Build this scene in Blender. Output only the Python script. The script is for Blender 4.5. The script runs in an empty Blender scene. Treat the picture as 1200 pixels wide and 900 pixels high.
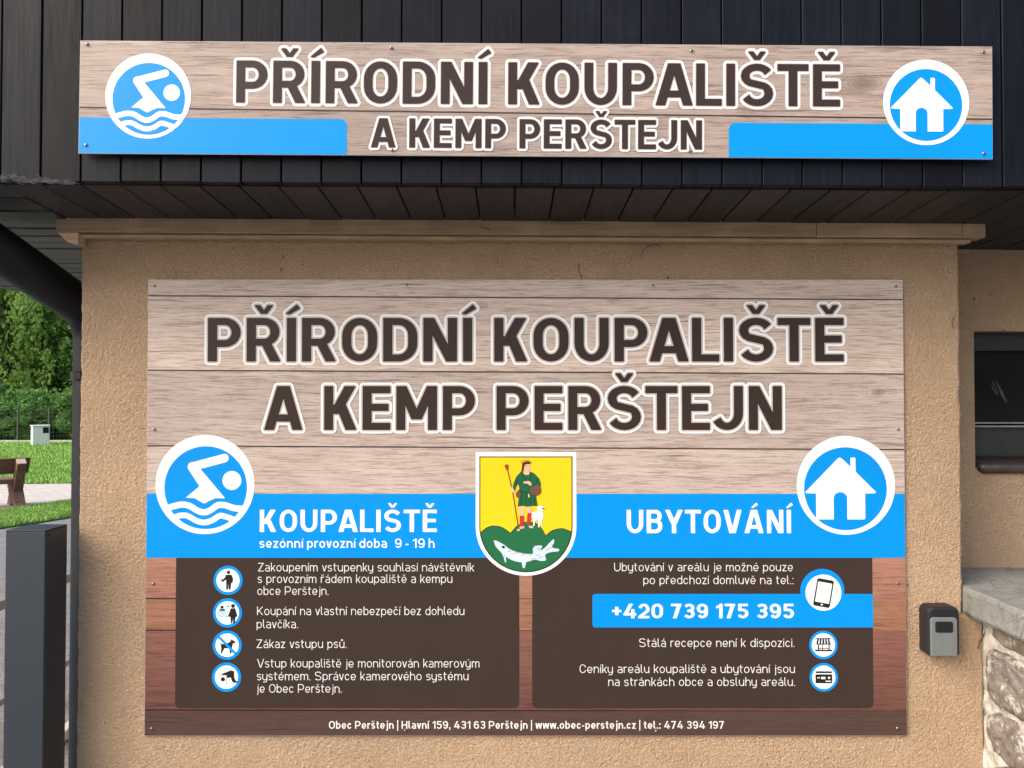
import bpy, math, random
import numpy as np
from mathutils import Vector, Matrix, noise as mnoise
from mathutils.geometry import delaunay_2d_cdt, tessellate_polygon
random.seed(7)
SC = bpy.context.scene
COL = SC.collection
PI = math.pi

# ------------------------------------------------------------------ camera
F = 900.0; CAMZ = 1.6; PITCH = math.atan(17 / F)
cam = bpy.data.objects.new('camera', bpy.data.cameras.new('camera')); COL.objects.link(cam)
cam.location = (0, 0, CAMZ); cam.rotation_euler = (PI / 2 + PITCH, 0, 0)
cam.data.sensor_width = 36; cam.data.lens = 27.0; cam.data.clip_end = 2000; cam.data.clip_start = 0.05
SC.camera = cam

# ------------------------------------------------------------------ world, sun, exposure
SUN_EL = math.radians(36); SUN_AZ = math.radians(180+58)      # from the photographer's left, a little behind
w = bpy.data.worlds.new('World'); SC.world = w; w.use_nodes = True
wn = w.node_tree.nodes; wl = w.node_tree.links
sky = wn.new('ShaderNodeTexSky'); sky.sky_type = 'NISHITA'; sky.sun_disc = False
sky.sun_elevation = SUN_EL; sky.sun_rotation = SUN_AZ
sky.air_density = 1.0; sky.dust_density = 6.0; sky.ozone_density = 1.0
bg = wn['Background']; bg.inputs[1].default_value = 0.15
wl.new(sky.outputs[0], bg.inputs[0])
sun = bpy.data.objects.new('sun', bpy.data.lights.new('sun', 'SUN')); COL.objects.link(sun)
sun.data.energy = 1.05; sun.data.angle = math.radians(60); sun.data.color = (1, .98, .95)
sd = Vector((math.sin(SUN_AZ) * math.cos(SUN_EL), math.cos(SUN_AZ) * math.cos(SUN_EL), math.sin(SUN_EL)))
sun.rotation_euler = sd.to_track_quat('Z', 'Y').to_euler(); sun.location = (0, 0, 12)
SC.view_settings.view_transform = 'Standard'; SC.view_settings.look = 'None'
SC.view_settings.gamma = 1; SC.view_settings.exposure = 0.95

# ------------------------------------------------------------------ pixel <-> place
def P(px, py, Y):
    "point of the plane y = Y that the photograph shows at (px, py)"
    dx = (px - 600) / F; dz = (450 - py) / F
    d = Vector((dx, math.cos(PITCH) - dz * math.sin(PITCH), math.sin(PITCH) + dz * math.cos(PITCH)))
    d *= Y / d.y
    return Vector((d.x, Y, d.z + CAMZ))
def ground_z(X, Y):
    t = min(1, max(0, (Y - 3) / 9.0)); return -0.35 * t * t * (3 - 2 * t)
def G(px, py, dz=0):
    lo, hi = 1.0, 200.0
    for _ in range(50):
        m = (lo + hi) / 2; p = P(px, py, m)
        if p.z > ground_z(p.x, m): lo = m
        else: hi = m
    return P(px, py, lo) + Vector((0, 0, dz))

# ------------------------------------------------------------------ scene tree helpers
def thing(name, label, cat, loc=(0, 0, 0), rot=(0, 0, 0), group=None):
    o = bpy.data.objects.new(name, None); COL.objects.link(o); o.empty_display_size = .1
    o.location = loc; o.rotation_euler = rot
    o['label'] = label; o['category'] = cat
    if group: o['group'] = group
    return o
class MB:
    def __init__(s): s.v = []; s.f = []
    def add(s, vs, fs):
        b = len(s.v); s.v += [Vector(v) for v in vs]; s.f += [tuple(i + b for i in f) for f in fs]; return s
    def box(s, x0, y0, z0, x1, y1, z1, bev=0.0):
        if x0 > x1: x0, x1 = x1, x0
        if y0 > y1: y0, y1 = y1, y0
        if z0 > z1: z0, z1 = z1, z0
        if bev <= 0:
            return s.add([(x0,y0,z0),(x1,y0,z0),(x1,y1,z0),(x0,y1,z0),(x0,y0,z1),(x1,y0,z1),(x1,y1,z1),(x0,y1,z1)],
                  [(0,3,2,1),(4,5,6,7),(0,1,5,4),(1,2,6,5),(2,3,7,6),(3,0,4,7)])
        b = bev; vs = []; 
        X = (x0, x1); Y = (y0, y1); Z = (z0, z1); idx = {}
        for i in (0,1):
            for j in (0,1):
                for k in (0,1):
                    sx, sy, sz = (1-2*i)*b, (1-2*j)*b, (1-2*k)*b
                    idx[i,j,k,'x'] = len(vs); vs.append((X[i], Y[j]+sy, Z[k]+sz))
                    idx[i,j,k,'y'] = len(vs); vs.append((X[i]+sx, Y[j], Z[k]+sz))
                    idx[i,j,k,'z'] = len(vs); vs.append((X[i]+sx, Y[j]+sy, Z[k]))
        fs = []
        q = [(0,0),(1,0),(1,1),(0,1)]
        for i in (0,1): fs.append(tuple(idx[i,a,c,'x'] for a,c in (q if i else q[::-1])))
        for j in (0,1): fs.append(tuple(idx[a,j,c,'y'] for a,c in (q if not j else q[::-1])))
        for k in (0,1): fs.append(tuple(idx[a,c,k,'z'] for a,c in (q if k else q[::-1])))
        for j in (0,1):
            for k in (0,1): fs.append((idx[0,j,k,'y'],idx[1,j,k,'y'],idx[1,j,k,'z'],idx[0,j,k,'z']))
        for i in (0,1):
            for k in (0,1): fs.append((idx[i,0,k,'x'],idx[i,1,k,'x'],idx[i,1,k,'z'],idx[i,0,k,'z']))
        for i in (0,1):
            for j in (0,1): fs.append((idx[i,j,0,'x'],idx[i,j,1,'x'],idx[i,j,1,'y'],idx[i,j,0,'y']))
        for i in (0,1):
            for j in (0,1):
                for k in (0,1): fs.append((idx[i,j,k,'x'],idx[i,j,k,'y'],idx[i,j,k,'z']))
        return s.add(vs, fs)
    def prism(s, pts, d):
        "pts: planar loop of 3-D points, d: extrusion vector"
        n = len(pts); d = Vector(d); vs = [Vector(p) for p in pts]; vs += [p + d for p in vs]
        return s.add(vs, [tuple(range(n)), tuple(range(2*n-1, n-1, -1))] + [(i, i+n, (i+1)%n+n, (i+1)%n) for i in range(n)])
    def tube(s, pts, r, n=10, caps=True):
        pts = [Vector(p) for p in pts]; rs = r if isinstance(r, (list, tuple)) else [r]*len(pts)
        up = Vector((.13, .21, .97)); b = len(s.v); prev = None
        for i, p in enumerate(pts):
            t = (pts[min(i+1, len(pts)-1)] - pts[max(i-1, 0)]).normalized()
            if prev is None: u = t.cross(up).normalized()
            else: u = (prev - t * prev.dot(t)).normalized()
            prev = u; v = t.cross(u)
            for k in range(n):
                a = 2*PI*k/n; s.v.append(p + (u*math.cos(a) + v*math.sin(a)) * rs[i])
        for i in range(len(pts)-1):
            for k in range(n):
                s.f.append((b+i*n+k, b+i*n+(k+1)%n, b+(i+1)*n+(k+1)%n, b+(i+1)*n+k))
        if caps:
            s.f.append(tuple(b+k for k in range(n))[::-1]); s.f.append(tuple(b+(len(pts)-1)*n+k for k in range(n)))
        return s
    def xf(s, fn): s.v = [Vector(fn(v)) for v in s.v]; return s
    def mesh(s, name, mat, smooth=False, fix=True):
        me = bpy.data.meshes.new(name); me.from_pydata([tuple(v) for v in s.v], [], s.f)
        if mat: me.materials.append(mat)
        if fix and len(s.f) < 60000:
            import bmesh
            bm = bmesh.new(); bm.from_mesh(me); bmesh.ops.recalc_face_normals(bm, faces=bm.faces); bm.to_mesh(me); bm.free()
        if smooth: me.polygons.foreach_set('use_smooth', [True]*len(me.polygons))
        me.update(); return me
def world_of(par):
    return par.get('_w') if False else WM[par.name]
WM = {}
def put(name, mb, mat, par=None, smooth=False, label=None, world=True, fix=True):
    "link mb as one mesh object; verts are world coords unless world=False"
    if par is not None and world:
        off = Vector((0, 0, 0)); q = par
        while q is not None: off += Vector(q.location); q = q.parent
        mb.xf(lambda v: v - off)
    o = bpy.data.objects.new(name, mb.mesh(name, mat, smooth, fix)); COL.objects.link(o)
    if par is not None: o.parent = par
    if label: o['label'] = label
    return o
def structure(name, mb, mat, smooth=False):
    o = put(name, mb, mat, None, smooth); o['kind'] = 'structure'; return o
def tag(o, label, cat, group=None):
    o['label'] = label; o['category'] = cat
    if group: o['group'] = group
    return o

# ------------------------------------------------------------------ materials
class NT:
    def __init__(s, name, base, rough=.6, spec=.5, metal=0.0):
        s.m = bpy.data.materials.new(name); s.m.use_nodes = True; s.t = s.m.node_tree
        s.b = s.t.nodes['Principled BSDF']; s.b.inputs['Base Color'].default_value = (*base, 1)
        s.b.inputs['Roughness'].default_value = rough; s.b.inputs['Specular IOR Level'].default_value = spec
        s.b.inputs['Metallic'].default_value = metal
        s.tc = s.n('ShaderNodeTexCoord'); s.co = s.tc.outputs['Object']
    def n(s, kind, **kw):
        nd = s.t.nodes.new(kind)
        for k, v in kw.items(): setattr(nd, k, v)
        return nd
    def link(s, a, b): s.t.links.new(a, b)
    def setin(s, nd, i, v):
        if isinstance(v, bpy.types.NodeSocket): s.link(v, nd.inputs[i])
        elif v is not None: nd.inputs[i].default_value = v
    def map(s, scale=(1,1,1), loc=(0,0,0), rot=(0,0,0), co=None):
        m = s.n('ShaderNodeMapping'); s.link(co or s.co, m.inputs[0])
        m.inputs['Location'].default_value = loc; m.inputs['Rotation'].default_value = rot; m.inputs['Scale'].default_value = scale
        return m.outputs[0]
    def noise(s, co, scale, detail=3, rough=.5, dist=0):
        nd = s.n('ShaderNodeTexNoise'); s.link(co, nd.inputs['Vector'])
        nd.inputs['Scale'].default_value = scale; nd.inputs['Detail'].default_value = detail
        nd.inputs['Roughness'].default_value = rough; nd.inputs['Distortion'].default_value = dist
        return nd.outputs['Fac']
    def voro(s, co, scale, feature='F1', out='Distance'):
        nd = s.n('ShaderNodeTexVoronoi', feature=feature); s.link(co, nd.inputs['Vector']); nd.inputs['Scale'].default_value = scale
        return nd.outputs[out]
    def math(s, op, a, b=None, c=None, clamp=False):
        nd = s.n('ShaderNodeMath', operation=op); nd.use_clamp = clamp
        s.setin(nd, 0, a); s.setin(nd, 1, b); s.setin(nd, 2, c); return nd.outputs[0]
    def ramp(s, fac, stops, interp='LINEAR'):
        nd = s.n('ShaderNodeValToRGB'); cr = nd.color_ramp; cr.interpolation = interp
        while len(cr.elements) < len(stops): cr.elements.new(.5)
        for e, (p, c) in zip(cr.elements, stops):
            e.position = p; e.color = (*c, 1) if not isinstance(c, (int, float)) else (c, c, c, 1)
        s.link(fac, nd.inputs[0]); return nd.outputs[0]
    def mix(s, fac, a, b, mode='MIX'):
        nd = s.n('ShaderNodeMix', data_type='RGBA', blend_type=mode)
        s.setin(nd, 0, fac)
        for i, v in ((6, a), (7, b)):
            if isinstance(v, tuple): v = (*v, 1)
            s.setin(nd, i, v)
        return nd.outputs[2]
    def base(s, c): s.link(c, s.b.inputs['Base Color'])
    def roughness(s, c): s.link(c, s.b.inputs['Roughness'])
    def bump(s, h, strength=.3, dist=.005, prev=None):
        nd = s.n('ShaderNodeBump'); s.link(h, nd.inputs['Height']); nd.inputs['Strength'].default_value = strength
        nd.inputs['Distance'].default_value = dist
        if prev is not None: s.link(prev, nd.inputs['Normal'])
        s.link(nd.outputs[0], s.b.inputs['Normal']); return nd.outputs[0]
    def objrand(s): return s.n('ShaderNodeObjectInfo').outputs['Random']
    def wco(s): return s.n('ShaderNodeNewGeometry').outputs['Position']

def m_plaster(name, base, dirt=1.0):
    t = NT(name, base, .95, .15); co = t.wco()
    big = t.noise(co, 1.7, 4, .6); mid = t.noise(co, 14, 4, .6); fine = t.noise(co, 160, 3, .7)
    c = t.mix(t.ramp(big, [(.35, 0.0), (.7, 1.0)]), tuple(x*.86 for x in base), tuple(min(1, x*1.08) for x in base))
    c = t.mix(t.math('MULTIPLY', t.ramp(mid, [(.45, 0.0), (.75, 1.0)]), .35), c, (base[0]*.72, base[1]*.68, base[2]*.62))
    n2 = t.noise(co, 210, 3, .7, .7); v = t.voro(co, 150, 'SMOOTH_F1'); n3 = t.noise(co, 95, 3, .6)
    c = t.mix(t.math('MULTIPLY', t.ramp(n2, [(.38, 1.0), (.50, 0.0)]), .36), c, (base[0]*.62, base[1]*.54, base[2]*.47))  # relief pits tinted darker: dirt, plus the relief's shade put into the colour
    c = t.mix(t.math('MULTIPLY', t.ramp(t.noise(t.map((1, 1, .12), co=co), 9, 4, .6), [(.55, 0.0), (.75, 1.0)]), .16), c, (base[0]*.6, base[1]*.58, base[2]*.5))
    # specks of dirt
    sp = t.voro(co, 38); spn = t.noise(co, 6, 2)
    thr = t.math('MULTIPLY', t.math('SUBTRACT', spn, .45, clamp=True), .62)
    spm = t.math('LESS_THAN', t.math('ADD', sp, t.math('MULTIPLY', t.noise(co, 260, 2), .05)), thr)
    c = t.mix(t.math('MULTIPLY', spm, .7 * dirt), c, (.07, .045, .03))
    t.base(c)
    h = t.math('ADD', t.math('MULTIPLY', v, .35), t.math('ADD', t.math('MULTIPLY', n2, 1.3), t.math('MULTIPLY', n3, .8)))
    t.bump(h, 1.0, .011)
    return t.m
def m_paint_wood(name, base, rough=.5, spec=.35, axis='z'):
    t = NT(name, base, rough, spec); co = t.wco(); rnd = t.objrand()
    sc = {'z': (1, 1, .05), 'y': (1, .05, 1), 'x': (.05, 1, 1)}[axis]
    off = t.n('ShaderNodeVectorMath', operation='ADD'); t.link(co, off.inputs[0])
    cmb = t.n('ShaderNodeCombineXYZ')
    for i in range(3): t.link(t.math('MULTIPLY', rnd, 7.3 + i), cmb.inputs[i])
    t.link(cmb.outputs[0], off.inputs[1])
    g = t.noise(t.map(sc, co=off.outputs[0]), 95, 5, .65, .4); b2 = t.noise(off.outputs[0], 9, 4, .6)
    c = t.mix(t.ramp(g, [(.3, 0.0), (.7, 1.0)]), tuple(x*.75 for x in base), tuple(x*1.35 for x in base))
    c = t.mix(t.math('MULTIPLY', t.ramp(b2, [(.5, 0.0), (.75, 1.0)]), .5), c, tuple(x*1.8+.001 for x in base))
    c = t.mix(1.0, c, t.ramp(rnd, [(0, .6), (1, 1.3)]), 'MULTIPLY')
    fl = t.noise(t.map(tuple(max(.25, q) for q in sc), co=off.outputs[0]), 150, 4, .8)
    c = t.mix(t.math('MULTIPLY', t.ramp(fl, [(.70, 0.0), (.76, 1.0)]), .35), c, tuple(x*3+.03 for x in base))
    t.base(c); t.roughness(t.ramp(g, [(.3, rough-.08), (.7, min(1, rough+.15))]))
    t.bump(g, .35, .0015)
    return t.m
def m_plain(name, base, rough=.6, spec=.4, metal=0.0, var=.15, scale=30, bump=0.0):
    t = NT(name, base, rough, spec, metal); n = t.noise(t.co, scale, 4, .6)
    t.base(t.mix(t.ramp(n, [(.3, 0.0), (.7, 1.0)]), tuple(x*(1-var) for x in base), tuple(min(1, x*(1+var)) for x in base)))
    if bump: t.bump(t.noise(t.co, scale*6, 4, .6), bump, .002)
    return t.m
def m_print(name, base, rough=.3, var=.025):
    t = NT(name, base, rough, .22); n = t.noise(t.co, 5, 3, .6)
    t.base(t.mix(t.ramp(n, [(.3, 0.0), (.7, 1.0)]), tuple(x*(1-var) for x in base), tuple(min(1, x*(1+var)) for x in base)))
    return t.m
def m_woodprint(name, c0, c1, dark, seams=(), slope=0.0, knots=(), off=0.0, seamcol=(.02,.012,.012), seamw=.0038, rough=.3, grad=None):
    "printed planks: seams = list of z (object space) where a plank ends"
    t = NT(name, c0, rough, .22)
    sx = t.n('ShaderNodeSeparateXYZ'); t.link(t.co, sx.inputs[0]); X, Z = sx.outputs[0], sx.outputs[2]
    zz = t.math('ADD', Z, t.math('MULTIPLY', X, slope))
    idx = None
    for sz in seams:
        g = t.math('GREATER_THAN', zz, sz); idx = g if idx is None else t.math('ADD', idx, g)
    cmb = t.n('ShaderNodeCombineXYZ'); t.link(X, cmb.inputs[0]); t.link(Z, cmb.inputs[2])
    if idx is not None: t.link(t.math('MULTIPLY', idx, 3.71), cmb.inputs[1])
    co = t.n('ShaderNodeVectorMath', operation='ADD'); t.link(cmb.outputs[0], co.inputs[0]); co.inputs[1].default_value = (off, off*1.7, off*.3)
    co = co.outputs[0]
    warp = t.noise(t.map((.8, 1, 3), co=co), 2.2, 3, .5)
    wv = t.n('ShaderNodeVectorMath', operation='ADD'); t.link(co, wv.inputs[0])
    cw = t.n('ShaderNodeCombineXYZ'); t.link(t.math('MULTIPLY', warp, .04), cw.inputs[2]); t.link(cw.outputs[0], wv.inputs[1]); cow = wv.outputs[0]
    g1 = t.noise(t.map((.045, 1, 1.0), co=cow), 270, 5, .8, .1)      # long fibres
    g2 = t.noise(t.map((.04, 1, 1.0), co=cow), 95, 5, .75, .15)
    g3 = t.noise(t.map((.35, 1, .8), co=cow), 7, 4, .6)
    c = t.mix(t.ramp(g2, [(.32, 0.0), (.68, 1.0)]), c0, c1)
    c = t.mix(t.math('MULTIPLY', t.ramp(g3, [(.38, 0.0), (.66, 1.0)]), .5), c, tuple((a+b)/2*.74 for a, b in zip(c0, c1)))
    c = t.mix(t.math('MULTIPLY', t.ramp(g1, [(.50, 0.0), (.60, 1.0)]), .52), c, dark)
    g4 = t.noise(t.map((.045, 1, 2.4), co=cow), 85, 4, .6, .2)
    c = t.mix(t.math('MULTIPLY', t.ramp(g4, [(.61, 0.0), (.66, 1.0)]), .6), c, tuple(x*.75 for x in dark))
    if idx is not None:
        pt = t.noise(cmb.outputs[0], .0001, 0)
        pr = t.n('ShaderNodeTexWhiteNoise', noise_dimensions='1D'); t.link(t.math('ADD', idx, off), pr.inputs['W'])
        c = t.mix(1.0, c, t.ramp(pr.outputs[0], [(0, (.88, .87, .88)), (1, (1.08, 1.06, 1.04))]), 'MULTIPLY')
    for (kx, kz, kr) in knots:
        dx = t.math('MULTIPLY', t.math('SUBTRACT', X, kx), .45); dz = t.math('SUBTRACT', Z, kz)
        d = t.math('SQRT', t.math('ADD', t.math('MULTIPLY', dx, dx), t.math('MULTIPLY', dz, dz)))
        d = t.math('ADD', d, t.math('MULTIPLY', t.math('SUBTRACT', t.noise(co, 25, 3), .5), kr*.9))
        ring = t.math('MULTIPLY', t.math('SINE', t.math('MULTIPLY', d, 1000)), t.ramp(t.math('DIVIDE', d, kr*3), [(.2, 1.0), (1, 0.0)]))
        c = t.mix(t.math('MULTIPLY', ring, .25, clamp=True), c, dark)
        c = t.mix(t.math('MULTIPLY', t.ramp(t.math('DIVIDE', d, kr), [(.1, 1.0), (1, 0.0)]), .6), c, dark)
    sm = None
    for sz in seams:
        s1 = t.math('LESS_THAN', t.math('ABSOLUTE', t.math('SUBTRACT', zz, sz)), seamw/2); sm = s1 if sm is None else t.math('MAXIMUM', sm, s1)
    if sm is not None: c = t.mix(t.math('MULTIPLY', sm, .9), c, seamcol)
    if grad:
        z0, z1, m0, m1 = grad
        f = t.math('DIVIDE', t.math('SUBTRACT', Z, z0), z1 - z0, clamp=True)
        c = t.mix(1.0, c, t.ramp(f, [(0, m0), (1, m1)]), 'MULTIPLY')
    t.base(c); t.roughness(t.ramp(t.noise(t.co, 3, 5, .65), [(.3, rough-.05), (.75, rough+.14)]))
    return t.m

PL = (.70, .50, .335)
M = {}
M['plaster'] = m_plaster('ochre_plaster', PL)
M['fascia'] = m_paint_wood('dark_fascia_paint', (.0048, .0060, .0105), .5, .13, 'z')
M['soffit'] = m_paint_wood('dark_soffit_paint', (.024, .021, .022), .5, .3, 'y')
M['soffit_x'] = m_paint_wood('dark_side_soffit_paint', (.034, .034, .042), .45, .35, 'x')
M['trim'] = m_paint_wood('ochre_trim_paint', (.44, .32, .205), .6, .3, 'x')
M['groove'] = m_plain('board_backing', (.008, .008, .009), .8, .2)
M['anthracite'] = m_plain('anthracite_powder_coat', (.019, .028, .039), .45, .5, 0, .06, 60)
M['pipe'] = m_plain('downpipe_paint', (.008, .013, .019), .5, .3, 0, .15, 20)
M['concrete'] = None
M['glass'] = m_plain('window_glass', (.010, .011, .013), .12, .15, 0, .2, 5)
M['frame_dark'] = m_plain('window_frame_paint', (.022, .020, .020), .5, .4)
M['alu'] = m_plain('aluminium_strip', (.35, .37, .38), .35, .5, .6)
M['steel'] = m_plain('screw_steel', (.32, .31, .29), .35, .5, .9)
M['blue'] = m_print('print_blue', (.0, .255, .72)); M['white'] = m_print('print_white', (.80, .83, .84))
M['brown'] = m_print('print_brown', (.038, .024, .021)); M['panelbrown'] = m_print('print_panel_brown', (.043, .028, .024), .28)
M['gap'] = m_print('print_letter_shadow', (.50, .44, .41)); M['yellow'] = m_print('print_yellow', (.84, .57, .015))
M['green'] = m_print('print_green', (.018, .135, .055)); M['robe'] = m_print('print_robe_green', (.015, .11, .045))
M['robe_dark'] = m_print('print_robe_shade', (.008, .045, .02)); M['ink'] = m_print('print_black', (.018, .016, .015))
M['skin'] = m_print('print_skin', (.72, .45, .30)); M['red'] = m_print('print_red', (.50, .035, .03)); M['hair'] = m_print('print_hair', (.10, .022, .015))
M['sack'] = m_print('print_sack', (.16, .07, .055)); M['staff'] = m_print('print_staff', (.30, .06, .02)); M['pale'] = m_print('print_pale_blue', (.55, .66, .72))
M['cyanline'] = m_print('print_cyan', (.05, .42, .62)); M['thintext'] = m_print('print_thin_white', (.72, .72, .71)); M['icongrey'] = m_print('print_grey', (.45, .46, .47))
M['panel_edge'] = m_plain('panel_edge_metal', (.45, .44, .43), .4, .5, .3)

# ------------------------------------------------------------------ lettering: every glyph is drawn from strokes
def arc(cx, cy, rx, ry, a0, a1, n=8):
    return [(cx + rx*math.cos(math.radians(a0+(a1-a0)*i/n)), cy + ry*math.sin(math.radians(a0+(a1-a0)*i/n))) for i in range(n+1)]
def roundpoly(pts, r, o, n=3):
    "convex polygon inset by r then grown by r+o"
    a = sum(pts[i][0]*pts[(i+1)%len(pts)][1]-pts[(i+1)%len(pts)][0]*pts[i][1] for i in range(len(pts)))
    if a < 0: pts = pts[::-1]
    m = len(pts); R = r + o
    if R < 1e-6: return pts
    nr = []; 
    for i in range(m):
        x0, y0 = pts[i]; x1, y1 = pts[(i+1)%m]; L = math.hypot(x1-x0, y1-y0) or 1e-9
        nr.append(((y1-y0)/L, -(x1-x0)/L))
    out = []
    for i in range(m):
        n0 = nr[i-1]; n1 = nr[i]; k = 1 + n0[0]*n1[0] + n0[1]*n1[1]
        k = max(k, .15)
        c = (pts[i][0] - r*(n0[0]+n1[0])/k, pts[i][1] - r*(n0[1]+n1[1])/k)
        a0 = math.atan2(n0[1], n0[0]); a1 = math.atan2(n1[1], n1[0])
        if a1 < a0: a1 += 2*PI
        for j in range(n+1):
            a = a0 + (a1-a0)*j/n; out.append((c[0]+R*math.cos(a), c[1]+R*math.sin(a)))
    return out
def band_polys(pts, v, h, r, o, closed=False, cap0=True, cap1=True, n=3):
    if closed and pts[0] == pts[-1]: pts = pts[:-1]
    m = len(pts); polys = []
    def nrm(i):
        if closed: a, b = pts[(i-1)%m], pts[(i+1)%m]
        else: a, b = pts[max(i-1,0)], pts[min(i+1,m-1)]
        L = math.hypot(b[0]-a[0], b[1]-a[1]) or 1e-9
        return (-(b[1]-a[1])/L, (b[0]-a[0])/L)
    pts = list(pts)
    ends = []
    if not closed:
        for which, flag in ((0, cap0), (1, cap1)):
            if not flag or r <= 0: continue
            a = pts[0] if which == 0 else pts[-1]; b = pts[1] if which == 0 else pts[-2]
            L = math.hypot(b[0]-a[0], b[1]-a[1]); d = ((b[0]-a[0])/L, (b[1]-a[1])/L)
            nn = (-d[1], d[0]); hw = math.hypot(nn[0]*v/2, nn[1]*h/2); cl = 2.3*r
            c = (a[0]+d[0]*cl, a[1]+d[1]*cl)
            polys.append(roundpoly([(a[0]+nn[0]*hw, a[1]+nn[1]*hw), (a[0]-nn[0]*hw, a[1]-nn[1]*hw), (c[0]-nn[0]*hw, c[1]-nn[1]*hw), (c[0]+nn[0]*hw, c[1]+nn[1]*hw)], r, o, n))
            k = min(r*1.05, L*.9); na = (a[0]+d[0]*k, a[1]+d[1]*k)
            if which == 0: pts[0] = na
            else: pts[-1] = na
    L_, R_ = [], []
    for i in range(m):
        nx, ny = nrm(i); hw = math.hypot(nx*v/2, ny*h/2) + o
        L_.append((pts[i][0]+nx*hw, pts[i][1]+ny*hw)); R_.append((pts[i][0]-nx*hw, pts[i][1]-ny*hw))
    for i in range(m if closed else m-1):
        j = (i+1) % m; polys.append([L_[i], R_[i], R_[j], L_[j]])
    return polys

def rect(x0, y0, x1, y1): return ('P', [(x0,y0),(x1,y0),(x1,y1),(x0,y1)])
def par(xa, ya, wa, xb, yb, wb): return ('P', [(xa,ya),(xa+wa,ya),(xb+wb,yb),(xb,yb)])
def rrect_c(x0, y0, x1, y1, rx, ry, n=6):
    return arc(x1-rx, y1-ry, rx, ry, 0, 90, n) + arc(x0+rx, y1-ry, rx, ry, 90, 180, n) + arc(x0+rx, y0+ry, rx, ry, 180, 270, n) + arc(x1-rx, y0+ry, rx, ry, 270, 360, n)
def spath(W, v, h, top, bot=0.0, t0=22, t1=-158):
    rx = W/2 - v/2; ym = (top+bot)/2 + .015; yt = (top-h/2+ym)/2; ry = (top-h/2-ym)/2; yb = (bot+h/2+ym)/2; rb = (ym-bot-h/2)/2
    return arc(W/2, yt, rx, ry*1.02, t0, 232, 12) + arc(W/2, yb, rx, rb*1.02, 52, t1, 12)
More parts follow.
